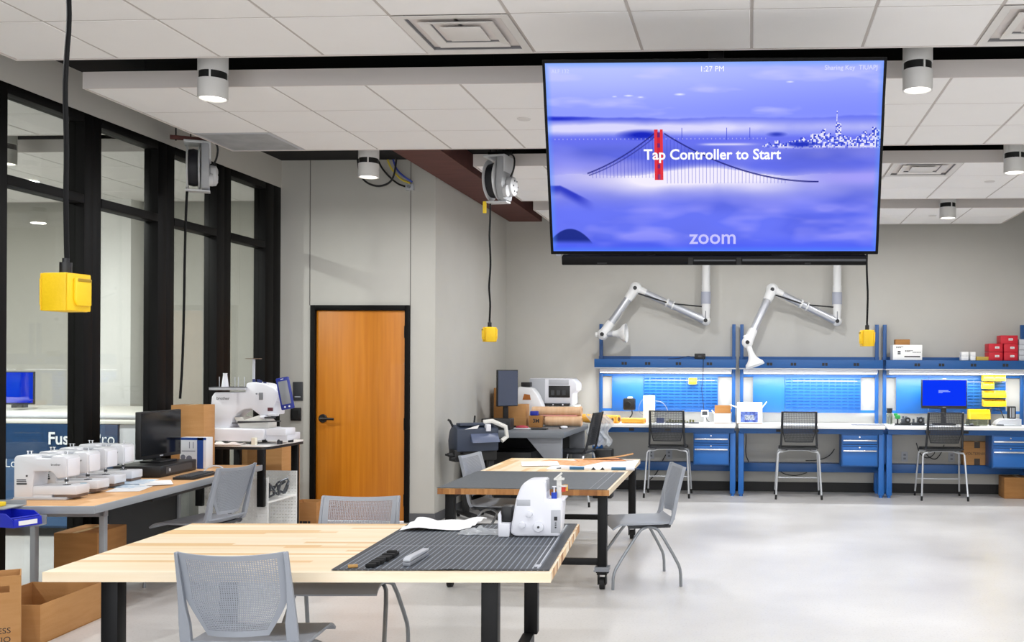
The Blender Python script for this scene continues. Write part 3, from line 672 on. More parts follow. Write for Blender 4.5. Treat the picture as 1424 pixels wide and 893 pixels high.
# ------------------------------------------------------------------ blue workbenches
LED = emis('bench_led', '#f4f9ff', 7.0)
PEG = striped('peg_blue', '#1c62ae', '#124684', (0, 2), 40, .4, .3)
LOUV = mat('louver_blue', '#1b60ad', .35)
OUTL = mat('outlet_black', '#101216', .5)
def make_bench(label):
    t = thing('workbench', label, 'workbench', (0, 0, 0), 0, 'blue steel workbenches along the back wall')   # local y 0 = front edge of the top
    MB().box(-.872, .872, 0, .62, .832, .87, .004).done('worktop', WHITE2, t)
    b = MB(); b.box(-.86, .86, .10, .14, .765, .832, .003).box(-.86, -.82, .14, .6, .765, .832).box(.82, .86, .14, .6, .765, .832); b.done('apron', BLUED, t)
    fine(MB().box(.02, .09, .095, .10, .785, .815).box(-.42, -.36, .095, .10, .785, .815).done('outlet', OUTL, t))
    for x in (-.842, .842):
        MB().box(x-.033, x+.033, .12, .18, .03, .765, .004).cyl((x, .15, 0), (x, .15, .03), .022).done('leg', BLUE, t)
        MB().box(x-.033, x+.033, .53, .59, .03, .765, .004).cyl((x, .56, 0), (x, .56, .03), .022).done('leg', BLUE, t)
        MB().box(x-.022, x+.022, .57, .61, .87, 2.105, .003).done('upright', BLUED, t)
        MB().box(x-.015, x+.015, .18, .53, .30, .36).done('side_rail', BLUED, t)
    MB().box(-.84, .84, .445, .60, .36, .375).box(-.84, .84, .44, .455, .27, .375, .002).done('foot_shelf', BLUED, t)
    b = MB(); b.box(-.872, .872, .22, .235, 1.556, 1.66, .003).box(-.872, .872, .235, .60, 1.648, 1.66).box(-.872, -.86, .235, .6, 1.556, 1.66).box(.86, .872, .235, .6, 1.556, 1.66).box(-.872, .872, .59, .602, 1.645, 1.70)
    b.done('shelf', BLUED, t)
    for x in (-.50, -.21, .17, .55): fine(MB().box(x-.033, x-.004, .2165, .22, 1.588, 1.622).box(x+.004, x+.033, .2165, .22, 1.588, 1.622).done('outlet', OUTL, t))
    MB().box(-.872, .872, .222, .60, 1.540, 1.556, .003).done('shelf_trim', LTGREY, t)
    MB().box(-.82, .82, .30, .37, 1.495, 1.540, .01).done('light_housing', WHITE, t)
    MB().box(-.81, .81, .305, .365, 1.490, 1.4955).done('light_tube', LED, t)
    ld = bpy.data.lights.new('bench_lamp', 'AREA'); ld.shape = 'RECTANGLE'; ld.size = 1.6; ld.size_y = .06; ld.energy = BENCH_W; ld.color = (.95, .98, 1); ld.spread = PI
    lo = bpy.data.objects.new('lamp', ld); C.objects.link(lo); lo.parent = t; lo.location = (0, .335, 1.485); lo.rotation_euler = (math.radians(4), 0, 0)
    MB().box(-.84, .84, .585, .605, 1.445, 1.475, .002).done('cross_rail', BLUE, t)
    MB().box(-.84, .84, .585, .605, 1.00, 1.035, .002).done('cross_rail', BLUE, t)
    MB().box(-.70, -.30, .575, .585, 1.0, 1.455, .002).done('pegboard', PEG, t)
    lp = MB().box(-.295, .645, .575, .585, 1.0, 1.455, .002).done('louver_panel', LOUV, t)
    r0 = None
    for k in range(11):
        if r0 is None:
            b = MB()
            for i in range(12):
                x = -.29+i*.078; tb = bmesh.new(); vs = [tb.verts.new(p) for p in ((x, .575, 0), (x+.068, .575, 0), (x+.064, .562, .018), (x+.004, .562, .018), (x, .575, .004), (x+.068, .575, .004), (x+.064, .564, .020), (x+.004, .564, .020))]
                for q in ((0, 1, 2, 3), (7, 6, 5, 4), (0, 4, 5, 1), (1, 5, 6, 2), (2, 6, 7, 3), (3, 7, 4, 0)): tb.faces.new([vs[a] for a in q])
                b._add(tb)
            r0 = b.done('louver_row', LOUV, lp, (0, 0, 1.02)); fine(r0)
        else:
            o = r0.copy(); C.objects.link(o); o.parent = lp; o.location = (0, 0, 1.02+k*.0385)
    MB().box(-.2, .6, .570, .575, 1.395, 1.402).done('hanging_rail', CHROME, lp)
    # drawer unit hung under the right half
    b = MB(); b.box(.365, .80, .10, .43, .374, .765, .003); du = b.done('drawer_unit', BLUED, t)
    for z0, z1 in ((.625, .752), (.39, .612)):
        if z1 > .7: z0 = .622
        dr = MB().box(.378, .787, .088, .10, z0, z1, .003).done('drawer', BLUE, du)
    # handles sit on the unit as parts of the same drawers
    for z in (.695, .57):
        MB().box(.383, .782, .066, .088, z-.012, z+.006, .003).done('handle', CHROME, du)
        MB().cyl((.58, .088, z+.038), (.58, .078, z+.038), .009, n=12).done('lock', CHROME, du)
    MB().box(.378, .787, .0875, .0885, .640, .648).done('drawer_gap', BLKMETAL, du)
    return t
BY = 11.95
bn = make_bench('blue workbench nearest the corner, with rolls and small electronics on top'); bn.location = (-1.045, BY, 0)
dup(bn, (.740, BY, 0), 0, 'blue workbench in the middle with an almost empty white top')
dup(bn, (2.520, BY, 0), 0, 'blue workbench on the right with computer and yellow bins')
WT = .8715          # worktop height
SH = 1.6615           # top shelf height

# ------------------------------------------------------------------ boxes
def closed_box(label, x, y, z, wd, dp, ht, m=CARD, rz=0, cat='box', group=None, tape=True, name='cardboard_box'):
    t = thing(name, label, cat, (x, y, z), rz, group)
    MB().box(-wd/2, wd/2, -dp/2, dp/2, 0, ht, min(.004, ht*.04)).done('body', m, t)
    if tape:
        MB().box(-wd/2, wd/2, -.003, .003, ht-.0005, ht+.0008).done('flap_seam', CARDIN, t)
        MB().box(-.02, .02, -dp/2-.0008, dp/2+.0008, ht-.0003, ht+.0012).done('tape', mat('tape', '#c9a878', .35), t)
    return t
def open_box(label, x, y, z, wd, dp, ht, rz=0, m=CARD, flaps=(), th=.006, name='open_cardboard_box', group=None, handle=False):
    t = thing(name, label, 'box', (x, y, z), rz, group)
    MB().box(-wd/2, wd/2, -dp/2, dp/2, 0, th).done('bottom', CARDIN, t)
    for q, (a, b_, c, d_) in enumerate(((-wd/2, wd/2, -dp/2, -dp/2+th), (-wd/2, wd/2, dp/2-th, dp/2), (-wd/2, -wd/2+th, -dp/2+th, dp/2-th), (wd/2-th, wd/2, -dp/2+th, dp/2-th))):
        bb = MB()
        if handle and q in (0, 3):
            if q == 0: bb.box(a, b_, c, d_, th, ht-.085).box(a, b_, c, d_, ht-.05, ht).box(a, handle[0], c, d_, ht-.085, ht-.05).box(handle[1], b_, c, d_, ht-.085, ht-.05)
            else: bb.box(a, b_, c, d_, th, ht)
        else: bb.box(a, b_, c, d_, th, ht, .0015)
        bb.done('side_panel', m, t)
    for s, ang in flaps:
        if s == 'front': MB().box(-wd/2, wd/2, -.3*dp, 0, 0, th).done('flap', m, t, (0, -dp/2, ht), (ang, 0, 0))
        if s == 'back': MB().box(-wd/2, wd/2, 0, .3*dp, 0, th).done('flap', m, t, (0, dp/2, ht-th), (ang, 0, 0))
        if s == 'right': MB().box(0, .3*wd, -dp/2, dp/2, 0, th).done('flap', m, t, (wd/2, 0, ht-th), (0, ang, 0))
        if s == 'left': MB().box(-.3*wd, 0, -dp/2, dp/2, 0, th).done('flap', m, t, (-wd/2, 0, ht-th), (0, ang, 0))
    return t

# top shelf of the right bench
bx = closed_box('white printed carton on the top shelf of the right workbench', 1.91, 12.33, SH, .35, .26, .185, WHITE2, tape=False, name='carton')
bb = MB()
for x0, x1, z in ((-.03, .06, .115), (-.03, .03, .105), (.06, .16, .095), (-.14, -.05, .16), (-.14, -.08, .15)):
    x = x0
    while x < x1: wq = random.uniform(.006, .016); bb.box(x, min(x+wq, x1), -.1308, -.13, z-.004, z+.004); x += wq+.004
fine(bb.done('print_lines', INK, bx))
MB().box(-.04, .15, -.1308, -.13, .035, .05).box(-.12, -.085, -.1308, -.13, .07, .085).box(-.12, -.085, -.1308, -.13, .09, .11).done('print_bar', INK, bx)
closed_box('small brown carton lying on the white printed carton', 1.86, 12.33, SH+.185, .175, .14, .068, CARDD, name='carton', tape=False)
for k, (x, z) in enumerate(((2.605, 0), (2.70, 0), (2.605, .052), (2.70, .052))):
    closed_box(['white small carton, lower left of the four on the shelf', 'white small carton, lower right of the four on the shelf', 'white small carton, upper left of the four on the shelf', 'white small carton, upper right of the four on the shelf'][k],
               x, 12.30, SH+z, .085 if k % 2 == 0 else .06, .12, .05, WHITE2, group='small white cartons on the shelf', tape=False, name='carton')
closed_box('flat mustard yellow carton between white and red cartons', 2.815, 12.3, SH, .15, .14, .045, mat('mustard', '#c7ab4c', .6), tape=False, name='carton')
REDL = ['lower left red carton of the red pile on the shelf', 'upper left red carton, top of the two-high pile', 'lower right red carton of the red pile on the shelf', 'middle right red carton of the three-high red pile', 'topmost red carton of the red pile on the shelf']
for k, (x, z) in enumerate(((2.965, 0), (2.965, .105), (3.145, 0), (3.145, .102), (3.125, .204))):
    bx = closed_box(REDL[k], x, 12.32, SH+z, .165 if k < 4 else .20, .22, .10, RED, group='red cartons on the top shelf', tape=False, name='carton')
    MB().box(-.01, .04, -.1112, -.11, .04, .065).done('paper_label', PAPER, bx); fine(MB().box(-.005, .035, -.1118, -.1112, .046, .049).box(-.005, .03, -.1118, -.1112, .055, .058).done('print_lines', INK, bx))
for k in range(4):
    closed_box('grey tray at the right end of the shelf, %s of its pile' % ('lowest', 'second lowest', 'second highest', 'topmost')[k], 3.31, 12.32, SH+k*.065, .14, .24, .062, LTGREY, group='grey trays at the shelf end', tape=False, name='storage_tray')
t = thing('power_adapter', 'black power adapter on the shelf edge of the left workbench', 'adapter', (-.615, 12.25, SH))
MB().box(-.066, .066, -.04, .04, 0, .07, .006).done('body', BLACK, t); MB().box(-.02, .02, -.0415, -.04, .025, .045).done('paper_label', DKGREY, t)
tag(MB().tube([(-.56, 12.205, 1.70), (-.563, 12.16, 1.71), (-.565, 12.13, 1.67), (-.57, 12.14, 1.55), (-.575, 12.2, 1.40), (-.60, 12.35, 1.30), (-.585, 12.45, 1.15), (-.565, 12.42, .98), (-.53, 12.40, .90), (-.50, 12.40, .878)], .004, 6, 2).done('power_cable', BLACK), 'thin black cable hanging down from the power adapter to the worktop', 'cable')
tag(MB().tube([(-.68, 12.25, 1.68), (-.75, 12.22, 1.70), (-.80, 12.22, 1.69), (-.88, 12.25, 1.67), (-.95, 12.3, 1.665), (-1.02, 12.35, 1.665)], .004, 6, 2).done('power_cable', BLACK), 'thin black cable curling along the shelf of the left workbench', 'cable')

# bins on the louvers
def make_bin(label, w_=.10, d_=.12, h_=.075, m=YELLOW, loc=(0, 0, 0), rz=0, group=None, labelcard=False, name='storage_bin'):
    t = thing(name, label, 'bin', loc, rz, group); th = .004
    # local: front towards -y, bottom at z 0
    MB().box(-w_/2, w_/2, -d_/2, d_/2, 0, th).done('bottom', m, t)
    MB().box(-w_/2, w_/2, d_/2-th, d_/2, th, h_).done('back', m, t)
    for s in (-1, 1):
        x0, x1 = sorted((s*w_/2, s*(w_/2-th)))
        MB().prism([(d_/2-th, th), (d_/2-th, h_), (-d_/2+.25*d_, h_), (-d_/2+.02*d_, h_*.55), (-d_/2, th)], 'x', x0, x1).done('side', m, t)
    MB().box(-w_/2+th, w_/2-th, -d_/2, -d_/2+th, th, h_*.62, .001).done('front', m, t)
    MB().cyl((-w_/2-.001, -d_/2+.1*d_, h_*.66), (w_/2+.001, -d_/2+.1*d_, h_*.66), .005, n=8).done('rim', m, t)
    if labelcard: MB().box(-w_*.32, w_*.32, -d_/2-.002, -d_/2, h_*.12, h_*.45).done('label_card', PAPER, t)
    return t
YB_ = 12.45
nm = ['topmost row, left', 'topmost row, right', 'second row, single', 'third row, left', 'third row, right', 'lowest row, left', 'lowest row, right']
b0 = None
for k, (x, z) in enumerate(((2.925, 1.413), (3.062, 1.413), (2.925, 1.315), (2.935, 1.205), (3.072, 1.205), (2.935, 1.098), (3.072, 1.098))):
    lb = 'yellow bin on the louvers right of the monitor, %s' % nm[k]
    if b0 is None: b0 = make_bin(lb, .132, .12, .085, YELLOW, (x, YB_, z), group='yellow bins on the louvers')
    else: dup(b0, (x, YB_, z), 0, lb)
make_bin('single small yellow bin high on the left workbench louvers', .10, .10, .075, YELLOW, (-.715, 12.46, 1.352), group='yellow bins on the louvers')
cb = thing('clear_box', 'low clear plastic box under the large yellow bin', 'box', (2.755, 12.28, WT))
CLR = clear('clear_plastic', '#e8ece0', .12, .9, .1)
MB().box(-.11, .11, -.09, .09, 0, .004).box(-.11, .11, -.09, -.087, .004, .075).box(-.11, .11, .087, .09, .004, .075).box(-.11, -.107, -.087, .087, .004, .075).box(.107, .11, -.087, .087, .004, .075).done('tray', CLR, cb)
MB().box(-.112, .112, -.092, .092, .072, .078, .002).done('lid', CLR, cb); MB().box(-.05, .0, -.05, .05, .005, .05).done('content', CREAM, cb)
make_bin('large yellow bin resting on the clear box right of the monitor', .24, .19, .115, YELLOW, (2.78, 12.28, WT+.0785), 0, 'yellow bins on the bench')

# ------------------------------------------------------------------ things on the workbenches
t = thing('bench_monitor', 'black monitor with plain blue picture on the right workbench', 'monitor', (2.37, 12.32, WT))
MB().box(-.275, .275, -.02, .02, .20, .555, .006).done('casing', BLACK, t)
bs = MB().box(-.262, .262, -.0215, -.02, .235, .548).done('screen', emis('monitor_blue', '#0b35f0', 1.0), t)
fine(MB().box(-.07, .05, -.0225, -.0215, .416, .424).box(-.07, .07, -.0225, -.0215, .404, .411).box(-.07, -.02, -.0225, -.0215, .392, .399).done('screen_lines', emis('monitor_text', '#9db4ff', 1), t))
MB().box(-.03, .03, .0, .04, .02, .25, .006).done('neck', BLACK, t); MB().box(-.13, .13, -.09, .09, 0, .018, .006).done('base', BLACK, t); MB().box(-.02, .02, -.0225, -.02, .556, .57).box(-.02, .02, -.0225, -.02, .213, .221).done('badge', MIDGREY, t)
t = thing('soldering_station', 'grey soldering station with black holder at the right end of the bench', 'tool', (3.115, 12.28, WT))
MB().prism([(-.15, 0), (.15, 0), (.15, .085), (-.06, .085), (-.12, .06), (-.15, .025)], 'y', -.1, .1, .005).done('body', LTGREY, t)
MB().box(-.148, -.06, -.102, .102, .004, .02).done('foot', DKGREY, t)
MB().box(.01, .10, -.04, .04, .085, .235, .006).done('holder', BLACK, t); fine(MB().box(.03, .04, -.0415, -.04, .10, .22).box(.05, .06, -.0415, -.04, .10, .22).box(.07, .08, -.0415, -.04, .10, .22).done('holder_slot', LTGREY, t))
MB().tube([(-.03, 0, .08), (-.06, 0, .16), (-.09, -.02, .20), (-.13, -.02, .19)], .006, 6, 2).done('cable', BLACK, t)
MB().tube([(-.19, .02, 0), (-.20, .02, .10), (-.185, .02, .21)], .012, 8).done('iron', DKGREY, t)
t = thing('mouse_pad', 'small black pad beside the chair on the right worktop', 'pad', (2.66, 12.12, WT)); MB().box(-.08, .08, -.07, .07, 0, .006, .002).done('pad', BLACK, t); MB().sph((.0, 0, .018), .03, .9, 1.4, .45).done('mouse', DKGREY, t)
t = thing('sample_jar', 'clear jar with black lid at the left end of the right worktop', 'jar', (1.71, 12.3, WT))
MB().lathe([(.0, 0), (.038, 0), (.038, .13), (.034, .14)], 20).done('glass', CLR, t); MB().cyl((0, 0, .14), (0, 0, .2), .032, .036).done('lid', BLACK, t); MB().cyl((0, 0, .01), (0, 0, .11), .026, n=14).done('content', MIDGREY, t)
t = thing('helping_hands', 'small green clamp stand beside the clear jar', 'tool', (1.805, 12.28, WT)); GRN = mat('green_plastic', '#1e8f3c', .5)
MB().cyl((0, 0, 0), (0, 0, .015), .035).cyl((0, 0, .015), (0, 0, .08), .01).done('base', BLACK, t); MB().box(-.03, .03, -.03, .03, .07, .12, .012).box(-.045, .0, -.02, .02, .11, .14, .01).done('clamp', GRN, t)
for k, (x, s, l) in enumerate(((1.90, 1.0, 'dark tangle of small motor parts beside the green clamp'), (2.05, 1.25, 'dark circuit module with fan behind the chair back'))):
    t = thing('electronics_kit', l, 'electronics', (x, 12.28, WT))
    MB().box(-.06*s, .06*s, -.05, .05, 0, .03, .004).done('board', PERSGREY, t)
    b = MB()
    for q in range(9): a = random.uniform(-.05, .05)*s; c = random.uniform(-.04, .04); h = random.uniform(.03, .075); b.box(a-.012, a+.012, c-.012, c+.012, .028, .03+h, .002)
    fine(b.done('component', mat('component_grey', '#565b60', .4, .3), t)); MB().cyl((.02*s, -.052, .06), (.02*s, .0, .06), .035, n=18).done('fan', BLACK, t); MB().cyl((.02*s, -.054, .06), (.02*s, -.05, .06), .014, n=12).done('hub', MIDGREY, t)
t = thing('tool_mat', 'dark work mat under the electronics on the right worktop', 'mat', (1.98, 12.17, WT)); MB().box(-.24, .24, -.06, .06, 0, .003).done('sheet', PERSGREY, t)
tag(MB().box(-.20, .20, -.09, .09, 0, .012, .003).done('tablet', MIDGREY, None, (1.43, 12.15, WT)), 'flat grey tablet lying alone on the middle worktop', 'tablet')
t = thing('inspection_camera', 'black inspection camera on thin arm before the left pegboard', 'camera', (-1.50, 12.34, WT))
MB().box(-.075, .075, -.05, .05, .15, .30, .02).done('body', BLACK, t); MB().cyl((-.01, -.05, .22), (-.01, -.085, .22), .04).done('lens', RUBBER, t); MB().box(-.02, .04, -.052, .03, .295, .318, .004).done('top_plate', WHITE, t)
MB().tube([(.03, 0, .16), (.04, .0, .10), (-.0, .0, .05), (-.02, 0, .012)], .008, 6, 1).cyl((-.02, 0, 0.001), (-.02, 0, .01), .05).done('stand', BLACK, t)
t = thing('filament_box', 'tall cream box before the left pegboard with a looped cable', 'box', (-1.25, 12.32, WT))
MB().box(-.068, .068, -.06, .06, 0, .335, .004).done('body', CREAM, t); fine(MB().tube([(-.068, 0, .30), (-.11, 0, .25), (-.13, -.01, .18), (-.12, 0, .12), (-.068, 0, .09)], .004, 6, 2).tube([(.068, 0, .27), (.16, 0, .26), (.22, 0, .19), (.24, -.01, .12), (.19, -.02, .09), (.068, 0, .08)], .004, 6, 2).done('cable', MIDGREY, t))
t = thing('circuit_board', 'green and black circuit boards spread behind the left stool', 'electronics', (-.85, 12.28, WT))
MB().box(-.19, .19, -.06, .06, 0, .008).done('board', PERSGREY, t); b = MB()
for q in range(10): x = -.17+q*.036; b.box(x-.011, x+.011, -.03, .02, .008, .02+.03*random.random())
fine(b.done('component', mat('component_olive', '#6c6f3f', .5), t)); MB().box(-.30, -.21, -.04, .04, 0, .06, .003).done('relay_box', mat('relay_blue', '#20356e', .5), t)
t = thing('digital_meter', 'small white meter with grey display on the left worktop', 'meter', (-.555, 12.32, WT)); MB().box(-.045, .045, -.02, .02, .08, .16, .004).done('body', WHITE, t); MB().box(-.032, .032, -.0215, -.02, .10, .145).done('display', DKGREY, t); MB().cyl((0, 0, 0), (0, 0, .08), .012).cyl((0, 0, 0), (0, 0, .01), .04).done('stand', WHITE, t)
tag(MB().box(-.06, .06, -.04, .04, 0, .014, .003).done('multimeter', PERSGREY, None, (-.68, 12.2, WT)), 'small dark handheld meter lying beside the circuit boards', 'meter')
t = open_box('white carton with brown inside and raised lid flap on left worktop', -.335, 12.30, WT, .20, .16, .12, m=WHITE2, flaps=(('back', 1.35), ('left', .9)), name='carton')
MB().box(-.10, .10, -.0815, -.08, .09, .12).done('lid_edge', PAPER, t); MB().box(-.1, .1, .06, .072, .12, .22).done('raised_lid', CARDD, t)
t = open_box('white carton with a dark blue picture and open flaps', .0, 12.29, WT, .31, .22, .20, m=WHITE2, flaps=(('right', -.9), ('left', .35), ('back', 1.1)), name='carton')
MB().box(-.11, .10, -.1115, -.11, .02, .15).done('picture', mat('blue_print', '#2a3f8f', .5, noise=(30, '#6d87cf')), t); MB().box(-.06, .06, -.1125, -.1115, .05, .11).done('picture_detail', mat('photo_grey', '#5d6673', .5, noise=(60, '#b8bfd0')), t); MB().box(.1555, .157, -.06, .02, .03, .15).done('side_print', MATS['blue_print'], t)
for k, (p0, p1, z, r, l) in enumerate((((-2.10, 12.32), (-1.60, 12.10), .055, .050, 'long yellow paper roll, rear one of the pair poking past the corner desk'), ((-2.02, 12.17), (-1.66, 11.97), .05, .046, 'long yellow paper roll, front one with dark core facing out'), ((-1.56, 12.13), (-1.27, 12.05), .035, .034, 'short orange paper roll lying beside the stool on the left worktop'))):
    t = thing('paper_roll', l, 'roll', (p1[0], p1[1], WT), 0, 'yellow paper rolls')
    d0 = (p0[0]-p1[0], p0[1]-p1[1]); n_ = math.hypot(*d0)
    bb = MB(); M_ = Matrix.Translation((0, 0, r)) @ Matrix(((d0[0]/n_, 0, 0, 0), (d0[1]/n_, 0, 0, 0), (0, 0, 1, 0), (0, 0, 0, 1)))
    q = Vector((0, 0, 1)).rotation_difference(Vector((d0[0]/n_, d0[1]/n_, 0))).to_matrix().to_4x4()
    bb.lathe([(r*.55, 0), (r, 0), (r, n_), (r*.55, n_), (r*.55, 0)], 24, Matrix.Translation((0, 0, r)) @ q); bb.done('paper', ORANGE, t)
    MB().lathe([(r*.4, -.002), (r*.56, -.002), (r*.56, n_), (r*.4, n_), (r*.4, -.002)], 20, Matrix.Translation((0, 0, r)) @ q).done('core', mat('core_dark', '#5c3a22', .8) if k < 2 else mat('core_red', '#c2552c', .7), t)

# under the benches
t = closed_box('printed cardboard carton standing on the foot shelf of the right bench', 2.79, 12.475, .3765, .33, .15, .285, CARD, name='carton')
text('VOLTERNIKO', .046, INK, t, (0, -.0755, .14), FRONT, 'print'); MB().box(-.035, .035, -.0758, -.075, .21, .285).box(-.035, .035, -.0758, -.075, 0, .08).done('dark_tape', mat('dark_tape', '#33261f', .4), t)
closed_box('brown carton on the floor at the lower right of the benches', 3.24, 12.30, 0, .36, .28, .255, CARDD, name='carton')
for k, (x, l) in enumerate(((-1.25, 'wall socket under the left bench, left one'), (-1.02, 'wall socket under the left bench, right one'), (1.94, 'wall socket under the right bench, left one'), (2.52, 'wall socket under the right bench, right one'))):
    t = thing('wall_socket', l, 'socket', (x, YB, .455), 0, 'wall sockets under the benches'); MB().box(-.04, .04, -.008, 0, -.06, .06, .002).done('face_plate', LTGREY, t); MB().box(-.015, .015, -.0095, -.008, .012, .035).box(-.015, .015, -.0095, -.008, -.035, -.012).done('receptacle', MIDGREY, t)
for pts, l in (([(-1.06, 12.578, .45), (-1.10, 12.572, .38), (-1.14, 12.572, .28), (-1.2, 12.56, .18), (-1.36, 12.50, .05), (-1.5, 12.45, .01)], 'black mains cable running from the left bench socket to the floor'),
               ([(-.045, 12.16, .76), (-.04, 12.17, .66), (-.05, 12.2, .5), (-.01, 12.45, .386)], 'black cable looped down beside the blue leg of the middle bench'),
               ([(1.06, 12.5, .55), (1.0, 12.5, .46), (.86, 12.5, .405), (.7, 12.48, .402)], 'black cable sagging beside the middle drawer unit'),
               ([(.36, 12.5, .28), (.45, 12.5, .22), (.6, 12.5, .21), (.72, 12.5, .25)], 'thin black cable drooping below the middle foot shelf'),
               ([(2.06, 12.45, .64), (2.1, 12.44, .50), (2.2, 12.44, .44), (2.3, 12.44, .52), (2.25, 12.44, .60), (2.15, 12.44, .52), (2.28, 12.44, .42), (2.36, 12.45, .50), (2.4, 12.45, .62)], 'tangle of black cables hanging behind the right stool')):
    tag(MB().tube(pts, .006, 6, 2).done('mains_cable', BLACK), l, 'cable')

# ------------------------------------------------------------------ fume extraction arms
ARMW = mat('arm_white', '#e3e4e4', .4); ARMAL = mat('arm_aluminium', '#c6c9cf', .3, .55); ARMGR = mat('arm_collar', '#a9adbb', .4)
def fume_arm(label, base, elbow, wrist, hood_c, hood_d, hood_n):
    t = thing('fume_arm', label, 'extraction arm', (base[0], base[1], ZT), 0, 'white fume extraction arms'); B = Vector((base[0], base[1], ZT))
    L = lambda p: Vector(p) - B
    b_, e_, w_, h_ = L(base), L(elbow), L(wrist), L(hood_c)
    MB().cyl((b_.x, b_.y, 0), (b_.x, b_.y, b_.z+.34), .052, n=24).done('drop_tube', ARMW, t)
    bb = MB()
    for k in range(4): z = b_.z+.34+k*.028; bb.cyl((b_.x, b_.y, z), (b_.x, b_.y, z+.02), .056, n=24)
    bb.done('hose', ARMW, t)
    MB().cyl((b_.x, b_.y, b_.z+.21), (b_.x, b_.y, b_.z+.36), .062, n=24).done('collar', ARMGR, t)
    MB().cyl((b_.x, b_.y, b_.z+.15), (b_.x, b_.y, b_.z+.21), .056, n=24).cyl((b_.x, b_.y, b_.z), (b_.x, b_.y, b_.z+.17), .046, .054, n=24).sph(b_, .062, 1, .9, 1, 16).done('swivel_joint', ARMW, t)
    d1 = (e_-b_).normalized(); d2 = (w_-e_).normalized(); fy = Vector((0, -1, 0))
    s1, m1 = b_+d1*.12, e_-d1*.14
    mid = (s1+m1)/2
    MB().cyl(s1, mid+d1*.03, .048, n=20).cyl(b_, s1, .052, .050, n=18).done('lower_tube', ARMAL, t)
    MB().cyl(mid-d1*.03, mid-d1*.01, .057, n=20).cyl(mid+d1*.05, mid+d1*.075, .057, n=20).done('clamp_ring', ARMW, t)
    MB().cyl(mid, m1, .044, n=20).done('upper_tube', ARMAL, t)
    MB().sph(e_, .080, 1, .75, 1, 18).cyl(e_, e_-d1*.14, .058, .050, n=18).cyl(e_, e_+d2*.17, .068, .056, n=18).done('elbow', ARMW, t)
    MB().cyl(e_+d2*.16, w_-d2*.16, .047, n=20).done('fore_tube', ARMAL, t)
    MB().cyl(w_-d2*.18, w_, .054, .062, n=18).sph(w_, .070, 1, .85, 1, 18).done('wrist', ARMW, t)
    for p, nme in ((b_, 'knob'), (e_, 'knob'), (w_, 'knob')):
        MB().cyl(p+fy*.05, p+fy*.078, .024, n=16).done(nme, BLACK, t)
    for p, dd in ((b_, Vector((0, 0, 1))), (e_, d2), (w_, -d2)): MB().cyl(p+fy*.056, p+fy*.05+dd*.12, .006, n=8).done('lever_slot', MIDGREY, t)
    MB().cyl(b_+Vector((-.05, -.03, .175)), mid-d1*.02+Vector((0, -.045, .02)), .009, n=10).done('gas_strut', BLACK, t)
    MB().cyl(e_-d1*.02+Vector((.02, -.05, -.06)), mid+d1*.06+Vector((0, -.05, .0)), .009, n=10).done('gas_strut', BLACK, t)
    hd = Vector(hood_d).normalized(); q = Vector((0, 0, 1)).rotation_difference(hd).to_matrix().to_4x4()
    MB().cyl(w_, w_-hd*.09 + Vector((0, 0, .0)), .035, .03, n=14).done('hood_grip', ARMW, t)
    M0 = Matrix.Translation(w_) @ q
    MB().cyl((0, 0, .05), (0, 0, .14), .034, n=18, M=M0).done('hood_neck', ARMW if hood_n else ARMAL, t)
    MB().lathe([(.036, .13), (.042, .17), (.052, .20), (.078, .235), (.108, .262), (.118, .30), (.114, .30), (.104, .265), (.074, .238), (.05, .206), (.036, .17)], 28, M0).done('hood', ARMW, t)
    return t
fume_arm('white fume arm on the left, its hood turned sideways', (-.555, 12.45, 2.147), (-1.429, 12.35, 2.545), (-1.825, 12.25, 1.965), None or (-1.43, 12.2, 1.97), (1, -.10, .05), 0)
fume_arm('white fume arm on the right, its hood hanging over the bench', (1.078, 12.45, 2.142), (.271, 12.3, 2.523), (-.03, 11.98, 1.865), (.106, 11.95, 1.486), (.33, -.12, -1), 1)

# ------------------------------------------------------------------ hanging outlet boxes, cords and reels
def outlet_box(label, x, y, z, sz, rz, cord_top, cat='hanging outlet'):
    t = thing('hanging_outlet', label, cat, (x, y, z), rz, 'yellow outlet boxes on cords')      # z = bottom of the box
    a, h = sz
    MB().box(-a/2, a/2, -a/2, a/2, 0, h, .006).done('box', YELBOX, t)
    for ang in (PI/2, -PI/2):          # flip covers on two sides, the other two stay plain
        M_ = Matrix.Rotation(ang, 4, 'Z'); f = a/2
        MB().box(-a*.49, a*.49, -f-.006, -f, .01*h, .99*h, .004, M_).done('cover_plate', YELBOX, t)
        MB().prism([(-a*.26, .30*h), (-a*.16, .14*h), (a*.40, .14*h), (a*.40, .88*h), (-a*.26, .88*h)], 'y', -f-.020, -f-.004, .006, M_).done('flip_cover', YELBOX, t)
        MB().box(-a*.20, a*.36, -f-.023, -f-.018, .78*h, .86*h, .002, M_).done('hinge', mat('hinge_brass', '#a5841a', .4), t)
    MB().cyl((0, 0, h), (0, 0, h+.04), a*.19, n=16).cyl((0, 0, h+.04), (0, 0, h+.055), a*.11, n=12).done('cord_grip', BLACK, t)
    n = 14; dz = cord_top-z-h-.05
    MB().tube([(.006*math.sin(k*1.1)*min(1, k/3)*(0 if k > 11 else 1), .005*math.cos(k*1.7)*(0 if k > 11 else 1), h+.05+dz*k/n) for k in range(n+1)], .0085, 8, 1).done('cord', CORD, t)
    return t
outlet_box('large yellow outlet box on black cord, nearest the viewer at left', -2.437, 3.4, 1.748, (.105, .135), math.radians(-9), ZT)
outlet_box('small yellow outlet box on the cord below the ceiling reel', -2.205, G2, 1.768, (.088, .125), math.radians(30), 2.94)
outlet_box('small yellow outlet box hanging above the middle workbench', .968, G2, 1.742, (.088, .135), math.radians(10), ZT)
REELW = mat('reel_white', '#c3c4c6', .4); REELG = mat('reel_grey', '#9fa1a4', .45)
